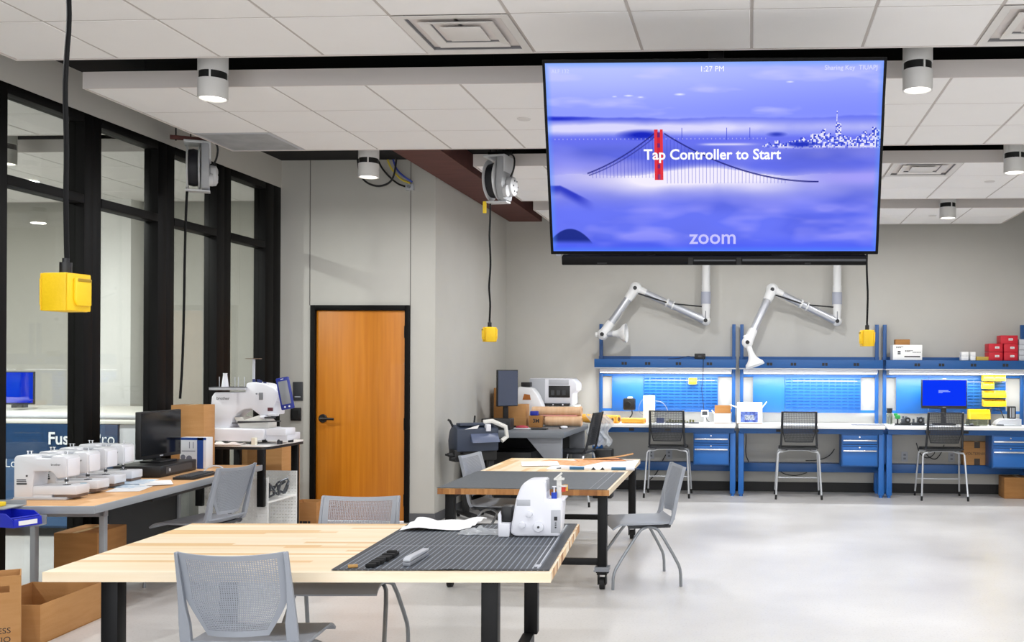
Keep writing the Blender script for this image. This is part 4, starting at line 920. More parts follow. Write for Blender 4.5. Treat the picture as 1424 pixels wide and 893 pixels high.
def cord_reel(label, x, y, z, rz, bar, cord=None):
    t = thing('cord_reel', label, 'cord reel', (x, y, z), rz, 'white cord reels under the ceiling')      # centre of the drum; drum axis local x
    for x0, nme in ((-.085, 'flange'), (.0, 'flange')):
        MB().lathe([(.05, 0), (.165, -.006), (.175, 0), (.165, .008), (.05, .006), (.05, 0)], 28, Matrix.Translation((x0, 0, 0)) @ Matrix.Rotation(PI/2, 4, 'Y')).done(nme, REELW, t)
    MB().lathe([(0, 0), (.14, 0), (.15, .04), (.14, .078), (0, .078)], 28, Matrix.Translation((-.08, 0, 0)) @ Matrix.Rotation(PI/2, 4, 'Y')).done('wound_cord', mat('cord_navy', '#0c0d16', .6), t)
    MB().prism([(-.11, .19), (.11, .19), (.12, .10), (.14, -.05), (.09, -.17), (-.09, -.17), (-.14, -.05), (-.12, .10)], 'x', .015, .075, .015).done('motor_housing', REELG, t)
    h2 = MB(); h2.lathe([(0, 0), (.075, 0), (.085, .01), (.08, .05), (.05, .065), (0, .065)], 22, Matrix.Translation((.072, .02, -.05)) @ Matrix.Rotation(PI/2, 4, 'Y'))
    h2.lathe([(0, 0), (.05, 0), (.05, .03), (0, .035)], 18, Matrix.Translation((.072, -.07, -.10)) @ Matrix.Rotation(PI/2, 4, 'Y')); hc = h2.done('hub_cover', REELW, t)
    bb = MB()
    for k in range(6): bb.cyl((.136, .02+.05*math.cos(k*PI/3), -.05+.05*math.sin(k*PI/3)), (.139, .02+.05*math.cos(k*PI/3), -.05+.05*math.sin(k*PI/3)), .008, n=8)
    fine(bb.done('bolt', DKGREY, hc))
    MB().box(-.11, .085, -.10, .10, .185, .205, .004).box(.06, .085, -.10, .10, .06, .19, .004).done('bracket', REELW, t)
    MB().box(-.10, .08, -.05, .05, -.192, -.178, .003).done('guide_plate', REELW, t)
    MB().box(-bar, bar, -.02, .02, .215, .245, .003).done('mount_bar', STEELBEAM if bar > .2 else BLKMETAL, t)
    bb = MB()
    for s in (-.8, -.3, .3, .8): bb.cyl((s*bar, 0, .205), (s*bar, 0, ZT-z), .006, n=6)
    fine(bb.done('hanger_rod', BLKMETAL, t))
    MB().tube([(.08, .0, .235), (.135, .0, .2), (.13, .0, .10), (.10, .0, .03)], .008, 6, 2).done('supply_cord', BLACK, t)
    if cord: MB().tube([(-.085, .02, -.15), (-.09, .0, -.25)] + cord, .0095, 8, 1).done('cord', CORD, t)
    return t
cord_reel('white cord reel hanging beside the brown beam', -2.125, G2, 3.135, math.radians(-8), .10)
MB().box(0, 0.02, 0, .012, 0, .09)
tag(MB().box(-.015, .015, -.006, .006, -.10, 0, .002).done('hang_tag', YELLOW, None, (-2.245, G2-.03, 2.955)), 'yellow tag under the cord reel beside the brown beam', 'tag')
cord_reel('larger white cord reel before the glazed partition', -4.42, 7.72, 3.14, math.radians(28), .21, [(-.10, .0, -.6), (-.105, .0, -1.2), (-.115, 0, -1.6), (-.13, .01, -1.85)])
# loose data cables by the door wall
for pts, m, l in (([(-3.88, 9.6, 3.6), (-3.86, 9.6, 3.46), (-3.80, 9.6, 3.37), (-3.67, 9.6, 3.325), (-3.55, 9.59, 3.36), (-3.495, 9.57, 3.44), (-3.47, 9.55, 3.6)], BLACK, 'black data cable looping below the ceiling by the door wall'),
                  ([(-3.585, 9.62, 3.6), (-3.56, 9.64, 3.52), (-3.47, 9.66, 3.41), (-3.375, 9.665, 3.375)], mat('cable_yellow', '#d8c13a', .5), 'yellow data cable running down to the wall bracket'),
                  ([(-3.53, 9.62, 3.6), (-3.50, 9.64, 3.50), (-3.42, 9.62, 3.43), (-3.35, 9.665, 3.385)], mat('cable_blue', '#3a4fb0', .5), 'blue data cable running down to the wall bracket'),
                  ([(-3.68, 9.6, 3.6), (-3.64, 9.64, 3.50), (-3.52, 9.69, 3.375), (-3.43, 9.69, 3.345)], RUBBER, 'second black data cable ending at the wall bracket')):
    tag(MB().tube(pts, .010, 6, 2).done('data_cable', m), l, 'cable', 'loose data cables by the door wall')
t = thing('wall_bracket', 'small grey wall bracket holding the data cables', 'bracket', (-3.385, YD, 3.34)); MB().box(-.04, .04, -.045, 0, -.03, .03, .004).done('box', LTGREY, t); MB().cyl((0, -.045, 0), (0, -.07, 0), .015).done('gland', MIDGREY, t)
t = thing('card_reader', 'black card reader beside the door, lower one', 'reader', (-4.543, YD, 1.07)); MB().box(-.052, .052, -.025, 0, -.065, .065, .006).done('casing', BLACK, t); MB().box(-.03, .03, -.0265, -.025, -.04, .04).done('face', RUBBER, t)
t = thing('wall_sign', 'small dark room sign above the card reader', 'sign', (-4.527, YD, 1.30)); MB().box(-.05, .05, -.012, 0, -.095, .095, .003).done('plate', DKGREY, t); MB().box(-.03, .03, -.0135, -.012, -.06, -.05).done('print', LTGREY, t)

# ------------------------------------------------------------------ neighbouring room behind the glass
struct(MB().box(-10.2, XL-.13, 10.6, 10.75, 0, ZT).done('wall_neighbour_back', WALL), 'pale wall of the neighbouring room seen through the glass')
struct(MB().box(-10.35, -10.2, Y0, 10.75, 0, ZT).done('wall_neighbour_left', WALL), 'far side wall of the neighbouring room')
struct(MB().box(XL-.15, XL-.13, YD+.15, 10.6, 0, ZT).done('wall_inner', WALL))
struct(MB().box(-10.2, XL-.14, Y0, 10.75, ZT, ZT+.25).done('ceiling', DECK))
struct(MB().box(-7.15, -6.62, 10.25, 10.6, 0, ZT, .01).done('column', WHITE2), 'white square column in the neighbouring room')
cloud(-16, -8, 4.91, 4); cloud(-16, -8, 7.95, 4)
for x, y, l in ((-6.0, 7.65, 'white downlight seen through the first glass bay'), (-8.2, 7.65, 'unseen white downlight added deeper in the neighbouring room'), (-6.3, 4.5, 'unseen white downlight added to the neighbouring room near the viewer')):  # second and third are unseen lamps added to brighten the neighbouring room
    o = dup(dl, (x, y, 3.17), 0, l)
    for q in o.children:
        if q.type == 'LIGHT': q.data = q.data.copy(); q.data.energy = 100
t = thing('laser_cutter', 'navy and white laser cutter behind the glass, lettered Fusion Pro', 'machine', (-6.55, 8.6, 0))
MB().box(-.95, .88, 0, .9, .08, 1.02, .01).done('cabinet', NAVY, t)
MB().box(.88, 1.14, .02, .9, .08, 1.02, .01).done('side_cabinet', LTGREY, t)
MB().prism([(0, 1.02), (0, 1.06), (.12, 1.12), (.86, 1.15), (.9, 1.02)], 'x', -.95, 1.14, .012).done('lid', OFFWHITE, t)
MB().cyl((-.93, .02, 1.085), (1.10, .02, 1.085), .02, n=12).done('lid_rail', LTGREY, t)
MB().box(-.94, .6, -.006, 0, .10, .70).done('lower_panel', mat('navy_light', '#3a5a82', .3), t)
MB().box(-.55, -.25, -.004, 0, .94, .95).box(-.50, -.22, -.004, 0, .80, .81).done('trim_line', LTGREY, t)
LW = mat('letter_white', '#e8ecf2', .5)
text('Fusion', .155, LW, t, (.23, -.009, .885), FRONT, 'lettering', .02, 'LEFT', .95); text('Pro', .155, LW, t, (.66, -.009, .885), FRONT, 'lettering', -.004, 'LEFT', .9)
text('Lo', .11, LW, t, (-.175, -.009, .66), FRONT, 'lettering', 0, 'LEFT')
for x in (-.85, 1.05):
    for y in (.1, .8): MB().cyl((x, y, 0), (x, y, .08), .035, n=14).done('caster', BLACK, t)
t = thing('control_monitor', 'bright blue monitor standing on the laser cutter behind the glass', 'monitor', (-6.86, 8.95, 1.15), math.radians(12))
MB().box(-.13, .13, -.015, .015, .03, .34, .004).done('casing', BLACK, t); MB().box(-.12, .12, -.0165, -.015, .045, .33).done('screen', MATS['monitor_blue'], t); MB().box(-.05, .05, -.05, .05, 0, .03).done('base', BLACK, t)

# ------------------------------------------------------------------ sewing machine desk along the glass
RD = math.radians(5.2); dk = Vector((-3.765, 5.50))   # near front corner of the desk
def D(a, b_): return (dk.x - a*math.cos(RD) - b_*math.sin(RD), dk.y - a*math.sin(RD) + b_*math.cos(RD))
t = thing('long_desk', 'long desk with maple coloured top along the glass, carrying sewing machines', 'desk', (dk.x, dk.y, 0), RD)
MB().box(-.66, -.012, .012, 2.42, .700, .742, .001).done('desktop', DESKWOOD, t)
MB().box(-.672, 0, 0, .012, .698, .7425, .002).box(-.012, 0, .012, 2.43, .698, .7425, .002).done('edge_band', EDGEGREY, t)
for y in (.46, 2.3):
    for x in (-.62, -.20): MB().box(x-.016, x+.016, y-.02, y+.02, 0, .655, .003).done('leg', EDGEGREY, t)
    MB().box(-.64, -.18, y-.02, y+.02, .615, .695, .003).done('end_bar', MIDGREY, t)
MB().box(-.63, -.62, 1.30, 2.3, .12, .70).done('dark_panel', BLACK, t)  # black sheet added to darken the space under the desk
MB().box(-.50, -.22, 1.1, 2.2, .62, .69, .004).done('cable_tray', BLACK, t)
SEWW = mat('sewing_white', '#d6d7dc', .3); SEWG = mat('sewing_grey', '#b6b8be', .4)
def make_sewing(label):
    t = thing('sewing_machine', label, 'sewing machine', (0, 0, 0), 0, 'white sewing machines on the long desk')
    body = [(-.203, .012), (-.203, .248), (-.192, .266), (-.08, .267), (-.074, .25), (.014, .25), (.02, .266), (.092, .264), (.106, .25), (.106, .135), (.052, .13), (.034, .158), (.012, .172), (-.084, .172), (-.090, .082), (-.090, .012)]
    MB().prism(body, 'y', -.075, .075, .008).done('body', SEWW, t)
    MB().box(-.205, .11, -.080, .080, 0, .016, .004).done('base_plate', SEWG, t)
    MB().box(-.092, .165, -.072, .072, .030, .084, .006).box(-.09, .02, -.072, .072, .012, .03).done('bed', SEWW, t)
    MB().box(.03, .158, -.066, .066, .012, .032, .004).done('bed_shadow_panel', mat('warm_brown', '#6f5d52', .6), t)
    MB().box(.106, .112, -.06, .06, .14, .245, .003).done('face_plate', WHITE, t)
    nd = MB().cyl((.078, -.02, .135), (.078, -.02, .10), .008, n=10).cyl((.078, -.02, .10), (.078, -.02, .083), .003, n=8).done('needle_bar', CHROME, t)
    MB().box(.062, .094, -.035, 0, .083, .088, .001).box(.070, .086, -.03, -.012, .105, .12, .002).done('presser_foot', DKGREY, nd)
    for x in (-.165, -.145): MB().cyl((x, .0, .264), (x, .0, .29), .004, n=8).cyl((x, 0, .285), (x, 0, .29), .010, n=10).done('spool_pin', CHROME, t)
    MB().cyl((.06, .02, .262), (.06, .02, .285), .004, n=8).done('thread_guide', CHROME, t)
    MB().cyl((-.203, .01, .20), (-.225, .01, .20), .04, n=20).done('handwheel', SEWG, t)
    MB().box(-.058, .012, -.045, .045, .25, .268, .005).done('carry_handle', SEWG, t)
    MB().cyl((-.125, -.0755, .145), (-.125, -.078, .145), .006, n=10).done('screw', DKGREY, t)
    fine(MB().box(-.185, -.130, -.0765, -.075, .118, .124).box(-.185, -.128, -.0765, -.075, .108, .114).box(-.185, -.125, -.0765, -.075, .088, .104).box(-.018, -.006, -.0765, -.075, .115, .150).done('print_lines', DKGREY, t)) if False else fine(MB().box(-.185, -.130, -.0765, -.075, .118, .124).box(-.185, -.128, -.0765, -.075, .108, .114).box(-.185, -.125, -.0765, -.075, .092, .102).done('print_lines', DKGREY, t))
    text('brother', .018, INK, t, (.045, -.0758, .212), FRONT, 'lettering', .01)
    return t
sp = [(-4.215, 5.80), (-4.275, 6.08), (-4.345, 6.36), (-4.42, 6.66)]
nm = ['white sewing machine nearest the viewer at the desk end', 'white sewing machine with a pale blue print, second in the row', 'white sewing machine, third in the row on the desk', 'white sewing machine, last in the row and nearest the desk monitor']
sw = make_sewing(nm[0]); sw.location = (*sp[0], .743); sw.rotation_euler = (0, 0, RD)
for k in (1, 2, 3):
    o = dup(sw, (*sp[k], .743), RD, nm[k])
    if k == 1: MB().cyl((.02, -.0755, .16), (.02, -.077, .16), .018, n=14).box(.06, .10, -.0735, -.072, .045, .07).done('blue_print', mat('sky_print', '#58b4d6', .5), o)
for k, (a, b_, r, m, l) in enumerate(((.22, .80, .2, PAPER, 'white sheet of paper in front of the sewing machines'), (.28, .98, -.3, mat('brochure_blue', '#a8c4dd', .6, noise=(18, '#e6ebef')), 'pale blue printed brochure lying on the desk'), (.20, 1.10, .5, PAPER, 'white leaflet lying nearest the desk keyboard'), (.36, 1.15, .1, MATS['brochure_blue'], 'blue printed leaflet beside the last sewing machine'))):
    x, y = D(a, b_); tag(MB().box(-.10, .10, -.14, .14, 0, .002).done('paper_sheet', m, None, (x, y, .7435+.0025*k), (0, 0, RD+r)), l, 'paper')
t = thing('desktop_computer', 'flat black desktop computer case under the desk monitor', 'computer', (-4.44, 7.19, .7430), RD)
MB().box(-.17, .17, -.28, .28, .0, .085, .006).done('case', BLACK, t); MB().box(.17, .173, -.2, .2, .02, .07).done('front_panel', DKGREY, t); MB().cyl((.172, -.15, .045), (.176, -.15, .045), .012, n=14).done('power_button', LTGREY, t)
t = thing('desk_monitor', 'switched-off black monitor standing on the desktop computer', 'monitor', (-4.45, 7.24, .829), math.radians(90))
MB().box(-.262, .262, -.02, .02, .035, .385, .006).done('casing', BLACK, t); MB().box(-.25, .25, -.0215, -.02, .06, .375).done('screen', mat('dead_screen', '#0a0b0d', .12), t); MB().box(-.03, .03, .0, .03, .01, .1).box(-.11, .11, -.08, .08, 0, .014, .004).done('base', BLACK, t); MB().box(-.02, .02, -.0225, -.02, .044, .052).done('badge', LTGREY, t)
t = thing('keyboard', 'black keyboard near the front edge of the long desk', 'keyboard', (-4.03, 7.02, .7430), RD)
MB().box(-.075, .075, -.2, .2, 0, .018, .003).done('tray', BLACK, t); bb = MB()
for i in range(14):
    for j in range(4): bb.box(-.06+j*.028, -.038+j*.028, -.19+i*.027, -.168+i*.027, .018, .024)
fine(bb.done('key', DKGREY, t))
tag(MB().tube([(-4.11, 7.25, .75), (-4.12, 7.35, .79), (-4.06, 7.42, .78), (-4.0, 7.34, .757)], .006, 6, 2).done('keyboard_cable', LTGREY), 'pale cable looped behind the black keyboard', 'cable')
t = closed_box('white and blue printed product box beside the desk monitor', -4.375, 7.62, .7430, .215, .10, .245, mat('box_white', '#dde0e6', .4), tape=False, name='product_box')
MB().box(.035, .085, -.0508, -.05, 0, .245).box(-.108, .108, -.0508, -.05, .225, .245).done('blue_band', mat('band_blue', '#2c4f9e', .4), t)
fine(MB().box(-.09, .02, -.0508, -.05, .135, .141).cyl((-.08, -.0508, .09), (-.08, -.05, .09), .02, n=14).cyl((-.03, -.0508, .08), (-.03, -.05, .08), .024, n=14).box(-.03, -.025, -.0508, -.05, .16, .21).box(0, .005, -.0508, -.05, .16, .21).done('print_lines', mat('print_grey', '#6b7080', .6), t))
closed_box('brown carton standing at the far end of the long desk', -4.50, 7.79, .7430, .26, .2, .495, CARD, RD, name='carton')
closed_box('brown carton on the floor under the long desk', -4.40, 6.40, 0, .28, .36, .46, CARDD, RD, name='carton')

# cart with the embroidery machine
cx0, cx1, cy0, cy1 = -4.60, -3.965, 7.96, 8.62
t = thing('pegboard_cart', 'black legged cart with white top and pegboard sides under the embroidery machine', 'cart', ((cx0+cx1)/2, (cy0+cy1)/2, 0))
hx, hy = (cx1-cx0)/2, (cy1-cy0)/2
r_ = .06; cor = [(-hx, -hy), (hx-r_, -hy)] + [(hx-r_+r_*math.sin(a), -hy+r_-r_*math.cos(a)) for a in (.4, .8, 1.2)] + [(hx, -hy+r_), (hx, hy), (-hx, hy)]
MB().prism(cor, 'z', .884, .90, .002).done('top', WHITE2, t); MB().prism([(a*.997, b_*.997) for a, b_ in cor], 'z', .862, .884).done('top_edge', BLACK, t)
for x in (-hx+.05, hx-.06):
    for y in (-hy+.02, hy-.03): MB().box(x-.03, x+.03, y-.02, y+.02, .39 if y < 0 else 0, .862, .004).done('post', BLKMETAL, t)
for q, y in enumerate((-hy+.052, hy-.075)):
    def pf(u, v, y=y): return Vector((-hx+.02+u*(2*hx-.04), y, .06+v*.57))
    MB().perf(pf, 22, 20, .26, .012).done('pegboard_panel', WHITE2, t)
MB().box(-hx+.02, hx-.03, -hy+.06, hy-.08, .41, .425).done('tray', WHITE2, t); MB().box(-hx+.02, hx-.03, -hy+.06, hy-.08, .06, .075).done('tray', WHITE2, t); MB().box(-hx+.02, -hx+.03, -hy+.06, hy-.08, .075, .62).done('back_panel', WHITE2, t); MB().box(-hx+.05, -hx+.09, -hy+.03, -hy+.07, 0, .06).box(hx-.10, hx-.06, -hy+.05, -hy+.09, 0, .06).done('foot', BLACK, t)
bb = MB()
for k in range(46): x = random.uniform(.02, .255); y = random.uniform(-.20, .17); bb.tube([(x, y, .445), (min(.27, x+random.uniform(-.1, .1)), y+random.uniform(-.06, .06), .47+.12*random.random()), (min(.27, x+random.uniform(-.08, .08)), y+random.uniform(-.06, .06), .45+.1*random.random())], random.uniform(.005, .012), 6, 1)
o = bb.done('tool_pile', mat('tool_steel', '#565a60', .35, .5), None, t.location); tag(o, 'tangle of grey metal tools and cables lying in the cart tray', 'tools', kind='stuff')
t = thing('embroidery_machine', 'large white embroidery machine with a tilted blue control screen', 'embroidery machine', (-4.204, 8.19, .9005))
EP = lambda pts: [((a-440)/1131, (865-b_)/1131) for a, b_ in pts]
MB().prism(EP([(40, 718), (150, 712), (640, 718), (655, 740), (640, 815), (560, 835), (380, 838), (42, 830)]), 'y', -.18, .16, .012).done('base', WHITE, t)
MB().prism(EP([(60, 715), (85, 420), (115, 378), (415, 372), (425, 290), (480, 278), (600, 295), (690, 335), (745, 372), (745, 410), (700, 512), (700, 590), (560, 596), (475, 532), (400, 540), (345, 570), (290, 630), (270, 715)]), 'y', -.10, .10, .012).done('arm', WHITE, t)
MB().box(.19, .36, -.16, .02, .075, .135, .008).box(.17, .355, -.12, .12, .03, .09, .006).done('right_foot', WHITE, t)
for x in (-.30, .05, .28): MB().cyl((x, -.10, 0), (x, -.10, .04), .022, n=12).cyl((x, .10, 0), (x, .10, .04), .022, n=12).done('rubber_foot', DKGREY, t)
ty = MB().box(-.32, -.005, -.13, .10, .448, .474, .005).done('spool_tray', LTGREY, t)
MB().box(-.322, -.003, -.132, .102, .472, .476).done('tray_mat', DKGREY, ty)
for cx in (133, 287, 320, 380): MB().cyl(((cx-440)/1131, -.05, .474), ((cx-440)/1131, -.05, .56), .0035, n=8).done('spool_pin', LTGREY, ty)
MB().lathe([(0, 0), (.030, 0), (.022, .06), (.016, .105), (.019, .115), (0, .115)], 18, Matrix.Translation(((196-440)/1131, -.06, .476))).done('thread_cone', WHITE, ty)
MB().tube([(-.015, .03, .46), (-.013, .03, .715)], .012, 8).done('thread_stand', LTGREY, t); MB().box(-.075, .045, .005, .055, .712, .718).done('thread_guide_bar', mat('guide_brown', '#6f5a4a', .5), t)
bb = MB()
for k in range(6):
    x = .03+k*.028; z = .515-.0045*k*k*.6; bb.cyl((x, -.05+.02*(k % 2), z), (x, -.05+.02*(k % 2), z+.028), .013, n=12)
fine(bb.done('tension_knob', mat('knob_navy', '#1d2a5e', .4), t)); fine(MB().cyl((.08, -.1005, .42), (.08, -.107, .42), .007).cyl((.105, -.1005, .418), (.105, -.107, .418), .007).box(.10, .135, -.106, -.10, .37, .43, .002).done('thread_hook', MIDGREY, t))
MB().box(.175, .222, -.104, -.10, .275, .305, .002).done('needle_panel', mat('maroon_panel', '#5b2733', .5), t)
cp = MB().box(-.055, .055, -.012, .012, -.135, .135, .010).done('control_panel', mat('panel_blue', '#1f2f8c', .35), t, (.325, -.10, .425), (0, math.radians(-11), math.radians(6)))
MB().box(-.038, .038, -.0135, -.012, -.09, .105, .001).done('screen', mat('panel_screen', '#8b8e93', .25), cp); fine(MB().cyl((-.018, -.0125, -.112), (-.018, -.0145, -.112), .008, n=12).cyl((.018, -.0125, -.112), (.018, -.0145, -.112), .008, n=12).box(-.012, .012, -.0135, -.012, .118, .125).done('button', WHITE, cp))
MB().box(.24, .29, -.09, .0, .35, .47, .008).done('panel_arm', WHITE, t)
MB().prism(EP([(300, 615), (385, 610), (400, 640), (560, 590), (590, 620), (640, 660), (640, 715), (360, 715)]), 'y', -.09, .06, .006).done('carriage', OFFWHITE, t)
MB().cyl((-.11, -.14, .175), (.31, -.14, .195), .005, n=8).box(-.06, .16, -.15, -.12, .183, .193, .002).done('hoop_arm', DKGREY, t)
MB().sph((.15, -.12, .225), .03, 1.1, 1, .6).box(.19, .26, -.13, -.07, .235, .255, .003).done('hoop_clamp', WHITE, t)
MB().box(.17, .24, -.15, -.09, .215, .23, .002).done('hoop_clip', DKGREY, t)
text('brother', .036, INK, t, ((200-440)/1131, -.1008, (865-437)/1131), FRONT, 'lettering', .01)
for k, (x, y, l) in enumerate(((-.22, -.26, 'pinkish white folded cloth pieces at the cart edge'), )):
    bb = MB(); bb.sheet(lambda u, v: Vector(((u-.5)*.34, (v-.5)*.12, .004+.018*abs(math.sin(u*9+v*2))*math.sin(v*PI))), 20, 6, .004); tag(bb.done('folded_cloth', mat('cloth_pink', '#e6dcd8', .8), None, (-4.36, 7.995, .9005)), l, 'cloth')
tag(MB().box(-.018, .018, -.018, .018, 0, .06, .004).done('white_bottle', CREAM, None, (-4.09, 7.985, .9005)), 'small cream bottle at the front corner of the cart top', 'bottle')
closed_box('tall brown carton standing on the floor behind the pegboard cart', -4.43, 8.90, 0, .44, .36, .84, CARD, name='carton')
bx = open_box('low brown carton with open flap at the foot of the door wall', -4.27, 9.42, 0, .24, .22, .245, flaps=(('back', -.5),), name='carton'); fine(MB().box(-.09, -.05, -.1108, -.11, .04, .062).box(-.045, -.02, -.1108, -.11, .04, .062).box(-.015, .03, -.1108, -.11, .04, .062).box(.035, .06, -.1108, -.11, .04, .062).done('print_lines', INK, bx))

# cartons and bin at the left edge
bx = open_box('tall brown carton with hand hole at the lower left edge of the picture', -4.26, 5.31, 0, .60, .20, .45, math.radians(37), handle=(.19, .25)); bx.location = (-4.12, 4.90, 0); bx.rotation_euler = (0, 0, math.radians(37))
text('LINESS', .042, INK, bx, (.195, -.1012, .165), FRONT, 'print'); text('VATIO', .042, INK, bx, (.195, -.1012, .118), FRONT, 'print')
bx = open_box('low wide open brown carton beside the tall carton with hand hole', -4.16, 5.565, 0, .42, .60, .222, math.radians(5))
make_bin('blue bin with white card hanging at the near end of the long desk', .17, .24, .075, BINBLUE, (-4.115, 5.315, .660), math.radians(75), None, True)
t = thing('bin_hook_plate', 'grey plate carrying the blue bin at the desk end', 'bracket', (-4.13, 5.462, .64), RD); MB().box(-.16, .10, -.004, .004, 0, .055, .001).box(-.16, .10, -.09, .0, 0, .006).done('plate', EDGEGREY, t)
t = thing('side_tray', 'grey tray with yellow packet at the far left edge of the desk end', 'tray', (-4.30, 5.40, .7435), RD); MB().box(-.12, .13, -.10, .10, 0, .006).box(-.12, -.11, -.1, .1, .006, .03).box(-.12, .13, .09, .1, .006, .03).done('tray', EDGEGREY, t); MB().box(-.05, .06, -.05, .03, .006, .03, .004).done('packet', YELLOW, t)

# ------------------------------------------------------------------ things on the work tables
def T1(a, b_): c, s_ = math.cos(R1), math.sin(R1); return (t1c.x+a*c-b_*s_, t1c.y+a*s_+b_*c)
ZM = ZTAB + .0056
t = thing('serger', 'white overlock sewing machine with blue spool on the nearest table', 'overlock machine', (-1.055, 4.94, ZM), math.radians(4))
SP = lambda pts: [((a-580)/2240, (782-b_)/2240) for a, b_ in pts]
MB().prism(SP([(288, 745), (300, 640), (325, 490), (345, 370), (390, 245), (430, 185), (485, 155), (660, 150), (676, 170), (684, 372), (860, 372), (866, 430), (848, 690), (832, 778), (345, 778)]), 'y', -.075, .075, .012, seg=3).done('body', WHITE, t)
MB().box(-.10, -.03, -.0755, -.05, .152, .187, .003).done('viewing_recess', SEWG, t)
MB().box(.02, .045, -.05, .06, .19, .28, .004).done('thread_column', SEWG, t)
MB().lathe([(0, 0), (.024, 0), (.026, .006), (.024, .018), (.012, .020), (0, .02)], 24, Matrix.Translation((.011, -.075, .052)) @ Matrix.Rotation(PI/2, 4, 'X')).done('handwheel', WHITE, t)
MB().cyl((.011, -.095, .052), (.011, -.098, .052), .006, n=12).done('hub', DKGREY, t)
for x, z in ((-.036, .115), (-.070, .06)): MB().lathe([(0, 0), (.016, 0), (.014, .016), (0, .018)], 18, Matrix.Translation((x, -.075, z)) @ Matrix.Rotation(PI/2, 4, 'X')).done('dial', WHITE, t)
MB().box(.07, .118, -.0765, -.07, .02, .135, .003).done('side_panel', SEWG, t); MB().box(.086, .102, -.0785, -.0765, .083, .102).done('switch', BLACK, t); fine(MB().box(.09, .098, -.0785, -.0765, .045, .052).box(.09, .098, -.0785, -.0765, .058, .063).box(.09, .098, -.0785, -.0765, .068, .073).done('print_lines', DKGREY, t))
MB().box(.06, .135, -.06, .09, .178, .186, .003).done('spool_shelf', WHITE, t)
th = MB().box(.088, .112, .0, .02, .185, .295, .003).box(.075, .125, -.01, .03, .275, .283).box(.095, .14, .0, .02, .24, .246).cyl((.08, 0, .28), (.115, .0, .31), .005).done('thread_stand', OFFWHITE, t)
for x, y, m, n_ in ((.080, -.03, 'spool_blue', '#1b3fae'), (.094, .03, 'spool_teal', '#17505a'), (.118, .02, 'spool_red', '#c43a2a'), (.126, .05, 'spool_gold', '#e3ad45')):
    z0 = .186 if x < .11 else .215
    MB().cyl((x, y, z0), (x, y, z0+.03), .014, n=16).done('thread_spool', mat(m, n_, .6), t)
MB().cyl((.080, -.03, .216), (.080, -.03, .245), .004, n=8).cyl((.08, -.03, .243), (.08, -.03, .247), .011, n=12).done('spool_pin', WHITE, t)
MB().prism([(-.195, .005), (-.178, .005), (-.18, .10), (-.185, .125), (-.196, .11)], 'y', -.055, -.035, .003).box(-.19, -.135, -.075, .03, .0, .066, .004).done('cloth_plate', WHITE, t)
MB().box(-.185, -.13, -.03, .05, .066, .145, .008).done('looper_cover', BLACK, t)
bb = MB(); bb.sheet(lambda u, v: Vector(((u-.5)*.36 + .04*v, (v-.5)*.30, .004+.022*max(0, math.sin(u*7.5+v*1.2))*(.4+.6*v)+.008*math.sin(v*9+u*4)**2)), 30, 22, .0015)
tag(bb.done('paper_sheet', PAPER, None, (-1.62, 5.14, ZM+.002), (0, 0, .12)), 'crumpled white instruction sheet on the ribbed cutting mat', 'paper')
PLB = clear('plastic_bag', '#eef1f4', .12, .95, .2, .5)
bb = MB(); bb.sheet(lambda u, v: Vector(((u-.5)*.20+.006*math.sin(v*19), (v-.5)*.12+.008*math.sin(u*17), .003+(.022+.010*math.sin(u*14+1)*math.cos(v*9)+.006*math.sin(u*25+v*13))*max(0, math.sin(u*PI))**.5*max(0, math.sin(v*PI))**.5)), 48, 30)
tag(bb.done('plastic_bag', PLB, None, (-1.355, 4.94, ZM+.001), (0, 0, .05), ang=60), 'small crumpled clear plastic bag left of the overlock machine', 'bag')
t = thing('black_clip_strip', 'lumpy black foam strip lying on the ribbed mat', 'strip', (*T1(.285, -.415), ZM), R1+math.radians(-4.5))
bb = MB()
for k in range(9): bb.box(-.022+random.uniform(-.005, .005), .022+random.uniform(-.005, .005), -.15+k*.034, -.118+k*.034, 0, .014+.014*random.random(), .004)
fine(bb.done('foam', mat('foam_black', '#0b0b0c', .9), t)); MB().box(-.014, .014, -.14, .14, 0, .01).done('core_strip', BLACK, t)
t = thing('stapler', 'grey metal stapler-like tool on the ribbed mat', 'tool', (*T1(.425, -.40), ZM), R1+math.radians(-4))
MB().box(-.017, .017, -.13, .13, 0, .016, .003).done('lower_arm', MIDGREY, t); MB().prism([(-.13, .018), (.12, .018), (.13, .03), (-.10, .036), (-.13, .03)], 'x', -.016, .016, .004).done('upper_arm', LTGREY, t)
t = thing('tan_offcut', 'tiny tan offcut at the corner of the ribbed mat', 'offcut', (*T1(.20, -.555), ZM), .4); MB().box(-.02, .02, -.012, .012, 0, .012, .003).done('piece', mat('tan', '#b48a4e', .7), t)
# second table
ZM2 = ZTAB + .0012
MAPP = mat('drawing_sheet', '#efefee', .8, noise=(9, '#dfe7ec', 6)); FISH = mat('orange_print', '#e9b48c', .8, noise=(24, '#d98f55', 5))
tag(MB().box(-.36, .36, -.42, .42, 0, .0015).done('drawing_sheet', MAPP, None, (-1.34, 8.56, ZM2), (0, 0, .05)), 'large white printed drawing at the far right of the second table', 'paper')
tag(MB().box(-.27, .27, -.20, .20, 0, .0015).done('drawing_sheet', FISH, None, (-1.62, 8.68, ZM2+.002), (0, 0, -.3)), 'orange patterned print half under other sheets on second table', 'paper')
tag(MB().box(-.20, .22, -.14, .14, 0, .0015).done('drawing_sheet', FISH, None, (-1.36, 8.93, ZM2+.0045), (0, 0, .4)), 'orange patterned cut-out at the back edge of the second table', 'paper')
tag(MB().box(-.16, .16, -.20, .20, 0, .0015).done('drawing_sheet', PAPER, None, (-1.82, 8.56, ZM2+.0045), (0, 0, .25)), 'plain white sheet toward the left on the second table', 'paper')
